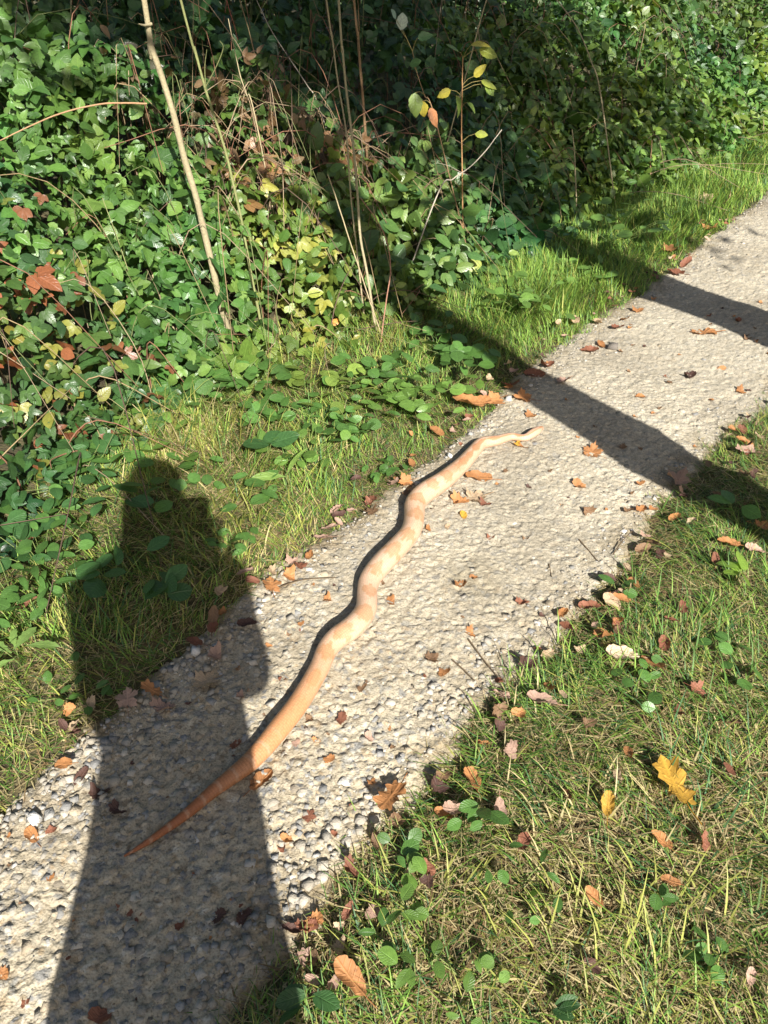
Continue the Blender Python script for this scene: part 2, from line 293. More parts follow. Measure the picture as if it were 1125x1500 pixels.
def scatter_path(n, smin=0.0, smax=6.0, pad=.0):
    s = smin+(smax-smin)*rng.random(n)**1.25; f = rng.random(n); t = tL(s)+(tR(s)-tL(s))*(pad+f*(1-2*pad)); return xy(s, t)
bk = Bulk()
for k, T in enumerate(ROCKS):
    n = 2600; x, y = scatter_path(n, -.2, 5.5); sq, _ = st(x, y); d = (.0029+.0028*sstep(1.5, .5, sq))*np.exp(rng.normal(0, .6, n))*.85; d = np.clip(d, .0014, .015)
    P = np.stack([x, y, path_z(x, y)-.0028-d*.02], -1); c = PAL[rng.choice(len(PAL), n, p=PW)]*(0.72+.45*rng.random((n, 1)))
    bk.inst(T, P, rotz(rng.random(n)*6.28), d[:, None]*np.array([1, 1, .75]), c)
me = bk.mesh('gravel'); me.materials.append(M_STONE); link('gravel', me, parent=path, kind='stuff')
rock_mesh = []
for k in range(8):
    T = ROCKS[k % 8]
    for c in range(3):
        ci = [0, 3, 5, 2, 4, 1, 6, 7][(k+3*c) % 8]; m_ = mesh_np('stone', T[0], T[1], np.broadcast_to(PAL[ci], (len(T[0]), 3)), T[2]); m_.materials.append(M_STONE); rock_mesh.append(m_)
for i in range(285):
    x, y = scatter_path(1, .0, 1.7); d = float(np.clip(.0085*math.exp(rng.normal(0, .35)), .006, .016)); o = link('stone', random.choice(rock_mesh), parent=path)
    o.location = (x[0], y[0], float(path_z(x, y)[0])-.003-d*.15); o.scale = (d, d*.9, d*.6); o.rotation_euler = (0, 0, random.random()*6.28)

# ------------------------------------------------------------------ snake
SN = [(794.5, 633, 6), (788, 636, 11), (780, 640, 15), (767, 645.5, 12.5), (748, 643, 13.5), (727.5, 649, 17.5), (706, 653, 21), (694.5, 664, 23), (676, 685, 27), (648, 709, 33), (622, 726, 36), (608, 742, 35), (607, 759, 34),
      (602, 782, 34), (585, 803, 36), (561, 828, 38), (543, 851, 36), (538, 870, 34), (536, 897, 36), (519, 921, 39), (494, 939, 38), (479, 957, 35), (469, 981, 34), (453, 1010, 35), (434, 1040, 36), (412, 1068, 36.5), (387, 1113-14, 35), (364, 1123, 32), (341, 1141, 28), (309, 1166, 22.5), (277, 1194, 18.5), (242, 1220, 14), (213, 1240, 10), (181, 1259, 3)]
P0 = []; R0 = []
for u, v, w in SN:
    g = at_z(u, v); r = .43*w/ppm(g); p = at_z(u, v, r*.85); P0.append(p); R0.append(r)
P0 = np.array(P0); R0 = np.array(R0); ns, na = 900, 44
Cl = spline(P0, ns); Rd = spline(np.stack([R0, R0, R0], -1), ns)[:, 0]
ker = np.hanning(25); ker /= ker.sum()
def smooth_(a): return np.convolve(np.pad(a, 12, mode='edge'), ker, mode='valid')
Cl = np.stack([smooth_(Cl[:, k]) for k in range(3)], -1); Rd = np.maximum(smooth_(Rd), .0012)
arc = np.concatenate([[0], np.cumsum(np.linalg.norm(np.diff(Cl, axis=0), axis=1))]); LEN = arc[-1]
Rd[arc < .008] *= np.sqrt(np.clip((arc[arc < .008]+.0012)/.0092, 0, 1))*.55+.45
Cl[:, 2] = Rd*.90 + .009
Cl[:, 2] += .010*np.exp(-((arc-.02)/.05)**2)           # head carried a little above the ground
tg = norm(np.gradient(Cl, axis=0)); sd = norm(np.cross(tg, [0, 0, 1.0])); up = np.cross(sd, tg)
an = np.arange(na)*2*math.pi/na; ca, sa = np.cos(an), np.sin(an)
head = np.exp(-((arc-.03)/.022)**2)
flat = np.where(sa < 0, .90, .98)[None]*np.ones((ns, 1)) - .25*head[:, None]
ridge = 1+.035*np.clip(sa, 0, 1)[None]**6*np.ones((ns, 1))
Rw_ = (Rd*(1+.22*head))[:, None]
V = Cl[:, None]+Rw_[..., None]*(ca[None, :, None]*sd[:, None]+(sa[None]*flat*ridge)[..., None]*up[:, None])
V[..., 2] = np.maximum(V[..., 2], .0045)
i = np.arange(ns-1)[:, None]*na; j = np.arange(na)[None]; k = (j+1) % na
F = np.stack([i+j, i+k, i+na+k, i+na+j], -1).reshape(-1, 4)
# skin pattern: peach ground, tan saddles that close into bands on the red-brown tail
A = arc[:, None]; around = np.abs(((an-math.pi/2-.36+math.pi) % (2*math.pi))-math.pi)[None]*np.ones((ns, 1))   # 0 on the spine, pi on the belly
nA = fbm(A*1.0+0*around, around*.10, 30, 3); period = .082-.018*np.clip(A/LEN, 0, 1)
phs = np.cumsum(np.gradient(arc)/period[:, 0]*(.7+.6*noise(arc, 0*arc, 11, 2))); cyc = (phs % 1.0)[:, None]; d0 = np.abs(cyc-.5)*2           # 0 saddle centre, 1 between saddles
wob = (nA-.5)*.55; phs = phs+.0
saddle = sstep(.035, -.025, d0-.66+.62*np.clip(around-.05, 0, 2)+wob*2.2)             # blotch narrowing down the flank
inner = sstep(.12, -.05, np.abs(d0-.45+wob*.5)-.06)*sstep(.9, .5, around)
chain = .17+.10*np.sin(A*120)+.10*np.sin(A*61+1)+.25*(fbm(A+0*around, around*.05, 40, 9)-.5)+.22*sstep(.12, .45, A); stripe = sstep(.04, -.03, around-chain)*sstep(.56, .44, A) # wavy dark line down the front third of the back
flank = sstep(.09, .02, np.abs(around-1.25-.12*np.sin(A*60+1)))*(fbm(A*1.0+0*around, around, 55, 8) > .5)
tail = sstep(.70, .80, A/LEN); tipf = sstep(.80, .95, A/LEN)
base = np.array([.62, .44, .31]); pale = np.array([.66, .51, .40]); tan = np.array([.49, .265, .12]); pink = np.array([.64, .43, .33]); rust = np.array([.36, .125, .045]); cream = np.array([.60, .43, .30])
C = base+(pale-base)*(.25+.75*fbm(A+0*around, around*.05, 12, 21))[..., None]
C = C+(pink-C)*(.55*sstep(.40, .10, A))[..., None]
def lay(C, c, m_): return C+(np.asarray(c)-C)*np.clip(m_, 0, 1)[..., None]
body_pat = sstep(.40, .52, A)*(1-tail)
C = lay(C, tan, saddle*body_pat*(.66*(.55+.6*fbm(A*1.0+0*around, around*.06, 16, 5)))); C = lay(C, tan*.8, inner*saddle*body_pat*.25); C = lay(C, tan*np.array([.95, .82, .75]), stripe*.70); C = lay(C, tan, flank*.35*(1-tail))
orange = np.array([.56, .27, .10]); C = lay(C, orange, sstep(.62, .80, A/LEN)*.75)
bandw = .035+0*A; bp_ = ((arc-LEN*.80)/.040 % 1.0)[:, None]; band = sstep(.12, .05, np.abs(bp_-.5+.05*np.sin(around*5)))*sstep(.80, .82, A/LEN)*sstep(1.5, 1.1, around)
C = lay(C, rust, tipf*.85); C = lay(C, cream, band*.5)
C = lay(C, cream, sstep(1.55, 1.95, around)*.6*(1-tipf))
C = C*np.array([.86, .745, .665])*(.94+.12*fbm(A+0*around, around*.1, 160, 44, 2))[..., None]
U = np.stack([np.broadcast_to(arc[:, None], (ns, na)), np.broadcast_to(np.arange(na)[None]/na, (ns, na))], -1).reshape(-1, 2)
def snake_mat():
    m, nt, nd, lk, b = mat('snake_skin'); a = N(nd, 'ShaderNodeAttribute', attribute_name='col'); uv = N(nd, 'ShaderNodeUVMap', uv_map='UVMap')
    mp = N(nd, 'ShaderNodeMapping'); mp.inputs['Scale'].default_value = (165, 34, 1); mp.inputs['Rotation'].default_value = (0, 0, 0); lk.new(uv.outputs[0], mp.inputs['Vector'])
    vo = N(nd, 'ShaderNodeTexVoronoi'); vo.inputs['Scale'].default_value = 1; vo.inputs['Randomness'].default_value = .35; lk.new(mp.outputs[0], vo.inputs['Vector'])
    r = N(nd, 'ShaderNodeMapRange'); r.inputs['To Min'].default_value = 1.12; r.inputs['To Max'].default_value = .66; lk.new(vo.outputs['Distance'], r.inputs['Value'])
    sc = N(nd, 'ShaderNodeVectorMath', operation='SCALE'); lk.new(a.outputs['Color'], sc.inputs[0]); lk.new(r.outputs[0], sc.inputs['Scale']); lk.new(sc.outputs[0], b.inputs['Base Color'])
    bp = N(nd, 'ShaderNodeBump'); bp.inputs['Strength'].default_value = .6; bp.inputs['Distance'].default_value = .0016; bp.invert = True; lk.new(vo.outputs['Distance'], bp.inputs['Height']); lk.new(bp.outputs[0], b.inputs['Normal'])
    b.inputs['Roughness'].default_value = .42; b.inputs['Specular IOR Level'].default_value = .4; b.inputs['Subsurface Weight'].default_value = .08; b.inputs['Subsurface Radius'].default_value = (.006, .003, .0015); b.inputs['Subsurface Scale'].default_value = .5
    return m
org = np.array([Cl[ns//2, 0], Cl[ns//2, 1], 0.0]); Vs = np.concatenate([V.reshape(-1, 3)-org]); Cs = C.reshape(-1, 3)
caps = np.array([[(0*na+q) for q in (0, 11, 22, 33)]])
snake = thing('snake', 'pale peach and tan boa stretched in waves along the gravel path', 'snake', org)
sb = link('body', mesh_np('snake_body', Vs, F, Cs, U, True), snake_mat(), snake)
M_EYE = plain('snake_eye', (.30, .06, .03), .15, 40, .2, .05)
ie = int(np.argmin(np.abs(arc-.022)))
for sg in (-1, 1):
    e = Bulk(); e.inst((ICO_V, ICO_F, np.zeros((12, 2))), np.array([[0, 0, 0.]]), rotz(np.array([0.])), np.array([.0019]), np.array([[.3, .06, .03]]))
    o = link('eye', e.mesh('eye', True), M_EYE, sb); o.location = tuple(Cl[ie]+sd[ie]*sg*Rd[ie]*1.08+up[ie]*Rd[ie]*.42-org)

# ------------------------------------------------------------------ grass
G_GREEN = np.array([.085, .175, .030]); G_BRIGHT = np.array([.185, .30, .05]); G_YEL = np.array([.30, .31, .075]); G_STRAW = np.array([.47, .39, .20]); G_BROWN = np.array([.20, .135, .065]); G_BLUE = np.array([.06, .14, .05])
def blades(bk, x, y, L, wid, lean, az, bend, col, z0=0.0):
    n = len(x); lv = np.array([0, .38, .72, 1.0]); wv = np.array([1, .9, .6, .06])
    d = np.stack([np.cos(az), np.sin(az)], -1); sdv = np.stack([-np.sin(az), np.cos(az), 0*az], -1)
    base = np.stack([x, y, gz(x, y)+z0-.004], -1); ang = lean[:, None]+bend[:, None]*lv[None]**1.3
    ang = np.minimum(ang, 1.78); seg = np.diff(lv)[None]*L[:, None]; am = (ang[:, 1:]+ang[:, :-1])/2
    hz = np.concatenate([np.zeros((n, 1)), np.cumsum(np.sin(am)*seg, 1)], 1); vz = np.concatenate([np.zeros((n, 1)), np.cumsum(np.cos(am)*seg, 1)], 1)
    vz = np.maximum(vz, .004)
    ctr = base[:, None]+np.concatenate([d[:, None]*hz[..., None], vz[..., None]], -1); off = sdv[:, None]*(wid[:, None]*wv[None])[..., None]*.5
    V = np.stack([ctr-off, ctr+off], 2).reshape(n, 8, 3); q = np.array([(0, 1, 3, 2), (2, 3, 5, 4), (4, 5, 7, 6)])
    F = q[None]+(np.arange(n)*8)[:, None, None]; bk.add(V.reshape(-1, 3), F.reshape(-1, 4), np.repeat(col, 8, axis=0))
def mixcol(n, cols, w):
    w = np.asarray(w, float); cum = np.cumsum(w/w.sum(-1, keepdims=True), -1); cum = np.broadcast_to(cum, (n, len(cols))); k = (rng.random((n, 1)) > cum).sum(1).clip(0, len(cols)-1)
    return np.stack(cols)[k]*(.72+.56*rng.random((n, 1)))
def rand_st(n, s0, s1, t0, t1): return s0+(s1-s0)*rng.random(n), t0+(t1-t0)*rng.random(n)
def uvof(x, y):                              # where a ground point lies in the photograph, to place tussocks seen there
    zc = y*math.cos(PITCH)+CAM_H*math.sin(PITCH); yc = y*math.sin(PITCH)-CAM_H*math.cos(PITCH); return 562.5+FPX*x/zc, 750-FPX*yc/zc
def blob(u, v, cu, cv, ru, rv): return np.exp(-(((u-cu)/ru)**2+((v-cv)/rv)**2))

# right verge: short, matted, half straw
bk = Bulk(); n = 175000; s, t = rand_st(n, -.5, 4.2, -.62, 1.9); r = t-tR(s); keep = (r > -.02+.09*noise(s, t, 14, 3)-.05*noise(s, t, 45, 8)) & (rng.random(n) < np.where((r < 1.5) & (s > -.25), 1, .35)); s, t, r = s[keep], t[keep], r[keep]
x, y = xy(s, t); n = len(x); dens = fbm(x, y, 5, 61); keep = rng.random(n) < .50+1.5*sstep(.25, .58, dens); x, y, r = x[keep], y[keep], r[keep]; n = len(x)
u, v = uvof(x, y); straw = np.clip(.14+.75*(fbm(x, y, 3.2, 71)-.35)+.35*blob(u, v, 900, 1350, 330, 230)-.25*blob(u, v, 780, 1020, 170, 140), .05, .9)
W = np.stack([.40*(1-straw), .22*(1-straw)+.05, .10+.18*straw, .55*straw, .22*straw, .2*(1-straw)], -1)
col = mixcol(n, [G_GREEN, G_BRIGHT, G_YEL, G_STRAW, G_BROWN, G_BLUE], W)
dry = col[:, 0] > col[:, 1]*1.05
L = np.clip(rng.normal(.054, .023, n), .014, .14)*(1-.05*dry)*(.55+.45*sstep(0, .14, r)); cl_az = 6.28*noise(x, y, 6, 15)+rng.normal(0, 1.1, n)
blades(bk, x, y, L, .0017+.0022*rng.random(n)**2, np.where(dry, 1.0, .45)+.45*rng.random(n), cl_az, .3+1.0*rng.random(n), col, z0=.016*dry*rng.random(n))
# thatch: fine dead blades lying on the soil
n2 = 60000; s2, t2 = rand_st(n2, -.4, 3.4, -.6, 1.2); ok = t2-tR(s2) > .01; s2, t2 = s2[ok], t2[ok]; x2, y2 = xy(s2, t2); n2 = len(x2)
blades(bk, x2, y2, .025+.045*rng.random(n2), .0010+.0012*rng.random(n2), 1.2+.4*rng.random(n2), 6.28*rng.random(n2), .3*rng.random(n2), mixcol(n2, [G_STRAW*.8, G_BROWN*1.2, G_YEL*.7, G_GREEN], np.array([.4, .3, .15, .15])), z0=.004+.012*rng.random(n2))
# a few pale upright tussocks
for (cu, cv, rad, cnt, ln, cc) in [(820, 1400, .04, 50, .13, G_YEL), (850, 1270, .12, 130, .12, G_STRAW), (940, 760, .06, 60, .12, G_GREEN), (1010, 950, .10, 160, .13, G_GREEN), (830, 1010, .12, 220, .13, G_BRIGHT), (1080, 1080, .10, 160, .14, G_GREEN), (730, 1060, .06, 90, .11, G_STRAW), (1040, 1240, .09, 140, .14, G_BLUE), (970, 1440, .10, 150, .15, G_YEL), (640, 1330, .06, 80, .12, G_YEL)]:
    cnt = cnt//2; ln *= .72; c0 = at_z(cu, cv)[:2]; x, y = c0[0]+rng.normal(0, rad, cnt), c0[1]+rng.normal(0, rad, cnt)
    s_, t_ = st(x, y); ok = t_ > tR(s_)+.02; x, y = x[ok], y[ok]; cnt = len(x)
    blades(bk, x, y, ln*(.5+.7*rng.random(cnt)), .0025+.002*rng.random(cnt), .15+.5*rng.random(cnt), np.arctan2(y-c0[1], x-c0[0])+rng.normal(0, .8, cnt), .4+.9*rng.random(cnt), cc*(.75+.5*rng.random((cnt, 1))))
me = bk.mesh('grass_right'); me.materials.append(M_GRASS); link('grass', me, kind='stuff', label='short matted grass and straw on the verge beside the yellow oak leaf', category='grass')

# left verge: greener, longer towards the hedge
bk = Bulk(); n = 175000; s, t = rand_st(n, -.6, 8.2, -2.75, -1.0); l = tL(s)-t; w = tH(s)-t
keep = (l > -.02+.09*noise(s, t, 14, 23)-.05*noise(s, t, 45, 28)) & (w < .25) & (rng.random(n) < np.where(w < 0, 1, .4)*np.where(s > 5, .6, 1)); s, t, l, w = s[keep], t[keep], l[keep], w[keep]; x, y = xy(s, t); n = len(x)
u, v = uvof(x, y); lush = blob(u, v, 800, 450, 120, 70)+blob(u, v, 1000, 300, 190, 60); wild = blob(u, v, 300, 650, 140, 80)+blob(u, v, 470, 500, 110, 70); yel = blob(u, v, 330, 830, 130, 110)+blob(u, v, 60, 1080, 120, 130)
pat = fbm(x, y, 4.0, 81); straw = np.clip(.10+.55*(pat-.4)+.55*wild+.35*yel-.6*lush, .02, .85); lush = np.clip(lush, 0, 1)
W = np.stack([.35*(1-straw), .35*(1-straw)+.5*lush, .10+.25*straw+.1*lush, .5*straw, .12*straw, .12*(1-straw)], -1)
col = mixcol(n, [G_GREEN, G_BRIGHT, G_YEL, G_STRAW, G_BROWN, G_BLUE], W); dry = col[:, 0] > col[:, 1]*1.05
L = np.clip(rng.normal(.052, .023, n), .016, .16)*(1+.7*lush+.8*np.clip(wild, 0, 1))*(.5+.5*sstep(0, .15, l))
keep = rng.random(n) < .55+1.4*sstep(.28, .6, pat)+lush+yel
col = col*np.array([1.12, 1.1, 1.05]); blades(bk, x[keep], y[keep], L[keep], ((.0020+.0026*rng.random(n)**2)*(1+.6*sstep(2.6, 4.5, s)))[keep], (np.where(dry, .7, .25)+.4*rng.random(n)-.1*lush)[keep], (6.28*noise(x, y, 5, 16)+rng.normal(0, 1.1, n))[keep], (.3+.9*rng.random(n)-.2*lush)[keep], col[keep], 0.0)
n2 = 45000; s2, t2 = rand_st(n2, -.4, 4.5, -2.3, -1.0); ok = (tL(s2)-t2 > .01) & (tH(s2)-t2 < .1); s2, t2 = s2[ok], t2[ok]; x2, y2 = xy(s2, t2); n2 = len(x2)
blades(bk, x2, y2, .025+.04*rng.random(n2), .0011+.0013*rng.random(n2), 1.15+.4*rng.random(n2), 6.28*rng.random(n2), .3*rng.random(n2), mixcol(n2, [G_STRAW*.8, G_BROWN*1.2, G_YEL*.7, G_GREEN], np.array([.32, .25, .2, .25])), z0=.004+.012*rng.random(n2))
for (cu, cv, rad, cnt, ln, cc, az0) in [(300, 650, .10, 220, .34, G_YEL, -.7), (270, 640, .12, 160, .30, G_STRAW, -.9), (350, 680, .10, 160, .24, G_GREEN, -.5), (470, 490, .10, 160, .28, G_STRAW, -1.5), (560, 500, .08, 120, .24, G_YEL, -1.2), (800, 440, .16, 420, .20, G_BRIGHT, -1.0), (880, 400, .16, 320, .18, G_BRIGHT, -1.0), (740, 470, .10, 200, .18, G_GREEN, -1.0), (1010, 290, .25, 420, .20, G_BRIGHT, -.8), (690, 500, .06, 60, .22, G_GREEN, -2.2), (60, 900, .12, 220, .16, G_GREEN, -1.0), (230, 820, .12, 200, .17, G_GREEN, -1.3), (420, 790, .10, 160, .12, G_STRAW, -.9), (330, 760, .10, 180, .2, G_YEL, -.6)]:
    cnt = int(cnt*(.45 if cc is not G_BRIGHT else .9)); ln *= .72; c0 = at_z(cu, cv, .03)[:2]; x, y = c0[0]+rng.normal(0, rad, cnt), c0[1]+rng.normal(0, rad*.8, cnt)
    s_, t_ = st(x, y); ok = t_ < tL(s_)-.02; x, y = x[ok], y[ok]; cnt = len(x)
    blades(bk, x, y, ln*(.45+.75*rng.random(cnt)), .0028+.0025*rng.random(cnt), .12+.4*rng.random(cnt), az0+rng.normal(0, .9, cnt), .4+.9*rng.random(cnt), cc*(.75+.5*rng.random((cnt, 1))))
me = bk.mesh('grass_left'); me.materials.append(M_GRASS); link('grass', me, kind='stuff', label='long green and straw grass between the hedge and the snake', category='grass')

# ------------------------------------------------------------------ the hedge
T_FINE = [leaf_T(.66, 10, .42, .10, .18, .05), leaf_T(.58, 10, .38, .16, .28, .06), leaf_T(.72, 10, .45, .05, .10, .05), leaf_T(.62, 10, .40, -.06, .32, .05)]
T_MED = [leaf_T(.66, 5, .42, .10, .2), leaf_T(.56, 5, .38, .16, .3), leaf_T(.74, 5, .45, .04, .12)]
T_LOW = [leaf_T(.70, 3, .45, .10, .2), leaf_T(.60, 3, .42, .14, .3)]
T_NAR = [leaf_T(.36, 6, .4, .12, .3), leaf_T(.30, 6, .38, .15, .4)]
def hedge_h(s, w):                           # height of the hedge's surface above the ground, w metres in from its front
    w = np.asarray(w, float); h = .06+.80*np.clip(w, 0, .95)+.34*np.clip(w-.95, 0, 1.6)+1.0*np.clip(w-2.0, 0, 2.0)
    lump = fbm(s, w, 1.9, 91, 3)-.5; dip = .28*np.exp(-((s-3.35)/.45)**2)*sstep(.5, 1.0, w)*sstep(2.6, 1.8, w)
    return np.maximum(h*(1+.55*lump)+.10*(noise(s, w, 5, 93)-.5)-dip, .05)
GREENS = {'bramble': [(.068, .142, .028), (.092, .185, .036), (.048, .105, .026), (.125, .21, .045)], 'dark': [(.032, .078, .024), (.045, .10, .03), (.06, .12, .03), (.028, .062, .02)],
          'round': [(.060, .130, .036), (.085, .165, .04), (.045, .10, .03), (.115, .195, .05)], 'nettle': [(.085, .165, .03), (.12, .215, .04), (.06, .125, .026), (.16, .25, .05)],
          'brown': [(.07, .14, .028), (.16, .11, .05), (.20, .13, .07), (.10, .17, .035), (.06, .12, .03), (.085, .16, .03)], 'yellow': [(.14, .22, .045), (.10, .19, .04), (.22, .26, .055), (.075, .155, .03), (.06, .13, .03)], 'red': [(.05, .11, .03), (.04, .09, .03), (.065, .13, .03), (.05, .10, .03), (.22, .08, .035), (.20, .20, .04), (.09, .15, .035), (.06, .12, .03)]}
def hedge_plant(name, label, cat, group, s0, s1, w0, w1, pal, nleaf, size, temps, nbig=0, ncane=10, tri=True, extra=(), front_w=.8, light=1.0):  # light scales leaf colour; below one it paints shade into the leaves
    sc_, wc_ = (s0+s1)/2, (w0+w1)/2; bx, by = xy(sc_, tH(sc_)-wc_); org = np.array([bx, by, float(gz(bx, by))]); th = thing(name, label, cat, org, group)
    nleaf = int(nleaf*1.22); n = int(nleaf*1.7); s = s0+(s1-s0)*rng.random(n)+rng.normal(0, .07, n); w = w0+(w1-w0)*rng.random(n)+rng.normal(0, .06, n)
    x, y = xy(s, tH(s)-w); H = hedge_h(s, w); dep = np.where((w > 1.7) & (rng.random(n) < .6), rng.random(n)*.95*H, np.minimum(rng.exponential(1, n)*(.10+.13*sstep(1.0, 2.0, w)), .85*H))
    cl = noise(s*1.0+w*.3, w+dep*2, 9, 97); keep = rng.random(n) < .25+1.25*sstep(.25, .65, cl); x, y, s, w, H, dep = x[keep][:nleaf], y[keep][:nleaf], s[keep][:nleaf], w[keep][:nleaf], H[keep][:nleaf], dep[keep][:nleaf]; n = len(x)
    P = np.stack([x, y, gz(x, y)+H-dep+.02*rng.normal(size=n)], -1); P[:, 2] = np.maximum(P[:, 2], gz(x, y)+.015)
    out = np.array([NX[0], NX[1], 0.0])          # out of the hedge towards the path
    nr = norm(np.array([0, 0, .75])+.38*out+.30*SUNV+rng.normal(0, .55, (n, 3))); al = norm(out*.55+np.array([0, 0, -.30])+rng.normal(0, .75, (n, 3)))
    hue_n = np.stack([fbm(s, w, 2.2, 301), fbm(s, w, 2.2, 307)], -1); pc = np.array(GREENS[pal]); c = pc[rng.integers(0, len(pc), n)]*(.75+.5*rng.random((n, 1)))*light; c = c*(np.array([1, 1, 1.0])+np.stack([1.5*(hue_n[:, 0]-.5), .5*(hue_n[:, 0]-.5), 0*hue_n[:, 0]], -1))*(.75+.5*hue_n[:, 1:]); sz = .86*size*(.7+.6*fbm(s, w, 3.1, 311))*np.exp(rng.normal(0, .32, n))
    b = Bulk(); R = frames(al, nr); k = rng.integers(0, len(temps), n)
    for q, T in enumerate(temps):
        m_ = k == q; b.inst(T, P[m_], R[m_], sz[m_], c[m_])
        if tri:
            for sg in (-1, 1):
                ang = sg*(.95+.25*rng.random(m_.sum())); Rm = R[m_]; a2 = Rm[:, 1]*np.cos(ang)[:, None]+Rm[:, 0]*np.sin(ang)[:, None]
                b.inst(T, P[m_]-Rm[:, 1]*(sz[m_]*.12)[:, None], frames(a2, Rm[:, 2]+.18*rng.normal(size=(m_.sum(), 3))), sz[m_]*.82, c[m_]*(.9+.2*rng.random((m_.sum(), 1))))
    me = b.mesh('foliage', True, org); me.materials.append(M_LEAF); link('foliage', me, parent=th, kind='stuff')
    if ncane:
        b = Bulk()
        for q in range(int(ncane*1.8)):
            ca = s0+(s1-s0)*rng.random(); wa = w0+(w1-w0)*rng.random(); cb = ca+rng.normal(0, .3); wb = wa-.15+rng.normal(0, .25); X0 = xy(ca, tH(ca)-wa); X1 = xy(cb, tH(cb)-wb); g0 = float(gz(*X0)); ha = float(hedge_h(ca, wa)); hb = float(hedge_h(cb, max(wb, 0)))
            mid = ((X0[0]*.6+X1[0]*.4)+rng.normal(0, .05), (X0[1]*.6+X1[1]*.4)+rng.normal(0, .05), g0+max(ha, hb)*(.9+.25*rng.random()))
            pts = spline([(X0[0], X0[1], g0-.01), (X0[0]*.85+mid[0]*.15, X0[1]*.85+mid[1]*.15, g0+.5*mid[2]), mid, (X1[0], X1[1], g0+hb*(.75+.3*rng.random()))], 12)
            cc = random.choice([(.20, .10, .06), (.26, .19, .10), (.14, .16, .06), (.30, .22, .14), (.11, .07, .05)]); r0 = .0018+.0022*rng.random(); Vt, Ft, Ut = tube(pts, np.linspace(r0, r0*.35, 12), 4); b.add(Vt, Ft, cc, Ut)
        me = b.mesh('cane_tangle', True, org); me.materials.append(M_WOOD); link('cane_tangle', me, parent=th, kind='stuff')
    if nbig:                                     # the large leaves that lie on the outside, each a part
        for q in range(nbig):
            sw = s0+(s1-s0)*rng.random(); ww = w0+(min(w1, w0+front_w)-w0)*rng.random(); px_, py_ = xy(sw, tH(sw)-ww); z = float(gz(px_, py_))+float(hedge_h(sw, ww))+.012+.03*rng.random()
            nr1 = norm(np.array([0, 0, .8])+.4*out+.3*SUNV+rng.normal(0, .33, 3)); al1 = norm(out*.5+np.array([0, 0, -.2])+rng.normal(0, .7, 3)); big_leaf(th, org, (px_, py_, z), al1, nr1, size*(1.0+.5*rng.random()), pc[rng.integers(0, len(pc))]*(.8+.5*rng.random())*light, random.choice(LEAF_MESH))
    for (u, v, yy, px_len, colr, ang) in extra:  # single leaves one can pick out in the photograph
        p = at_y(u, v, yy); a3 = norm(np.array([math.cos(ang), .25*math.sin(ang), math.sin(ang)])); big_leaf(th, org, p, a3, np.array([.15, -.75, .7]), px_len/ppm(p), np.array(colr), random.choice(LEAF_MESH))
    return th
LEAF_MESH = []
for T in T_FINE:
    m_ = mesh_np('leaf', T[0], T[1], None, T[2], True); m_.materials.append(M_LEAF1); LEAF_MESH.append(m_)
def big_leaf(parent, org, p, al, nr, size, colr, me):
    o = link('leaf', me, parent=parent); R = frames(np.asarray(al)[None], np.asarray(nr)[None])[0]
    M = Matrix(((R[0][0], R[1][0], R[2][0], p[0]-org[0]), (R[0][1], R[1][1], R[2][1], p[1]-org[1]), (R[0][2], R[1][2], R[2][2], p[2]-org[2]), (0, 0, 0, 1))) @ Matrix.Scale(size, 4); o.matrix_local = M
    o.color = (float(colr[0]), float(colr[1]), float(colr[2]), 1); return o
Y1 = (.46, .40, .06); Y2 = (.30, .34, .06); YG = (.18, .26, .05); OR = (.60, .26, .05)
FRONT = [  # name, label, category, s0, s1, palette, leaves, size, templates, big leaves
    ('bramble_bush', 'dark green bramble at the hedge foot beside reddish leaves and the head of the shadow', 'bramble', .1, .95, 'dark', 520, .050, T_FINE, 34),
    ('bramble_bush', 'low bramble with yellow and red autumn leaves at the hedge foot', 'bramble', .95, 1.45, 'red', 420, .050, T_FINE, 30),
    ('bramble_bush', 'leafy green bramble at the foot of the tall pale sapling', 'bramble', 1.45, 2.0, 'bramble', 460, .052, T_FINE, 34),
    ('bramble_bush', 'low yellow-green bramble among dry grass between sapling and thin stems', 'bramble', 2.0, 2.5, 'yellow', 380, .046, T_FINE, 26),
    ('dogwood_bush', 'dark round-leaved shrub beside the thin pale stem, dead stick leaning on it', 'shrub', 2.5, 3.3, 'round', 430, .066, T_FINE, 40),
    ('dogwood_bush', 'drooping dark green shrub overhanging the bright grass tuft', 'shrub', 3.3, 4.2, 'round', 520, .062, T_FINE, 34),
    ('nettle_patch', 'light green nettle patch behind the bright verge grass', 'nettle', 4.2, 5.3, 'nettle', 800, .058, T_MED, 30),
    ('nettle_patch', 'nettles and ivy by the far bend of the path', 'nettle', 5.3, 6.6, 'nettle', 900, .062, T_MED, 20),
    ('nettle_patch', 'farthest pale green nettles along the path edge', 'nettle', 6.6, 10.5, 'nettle', 1700, .066, T_MED, 0)]
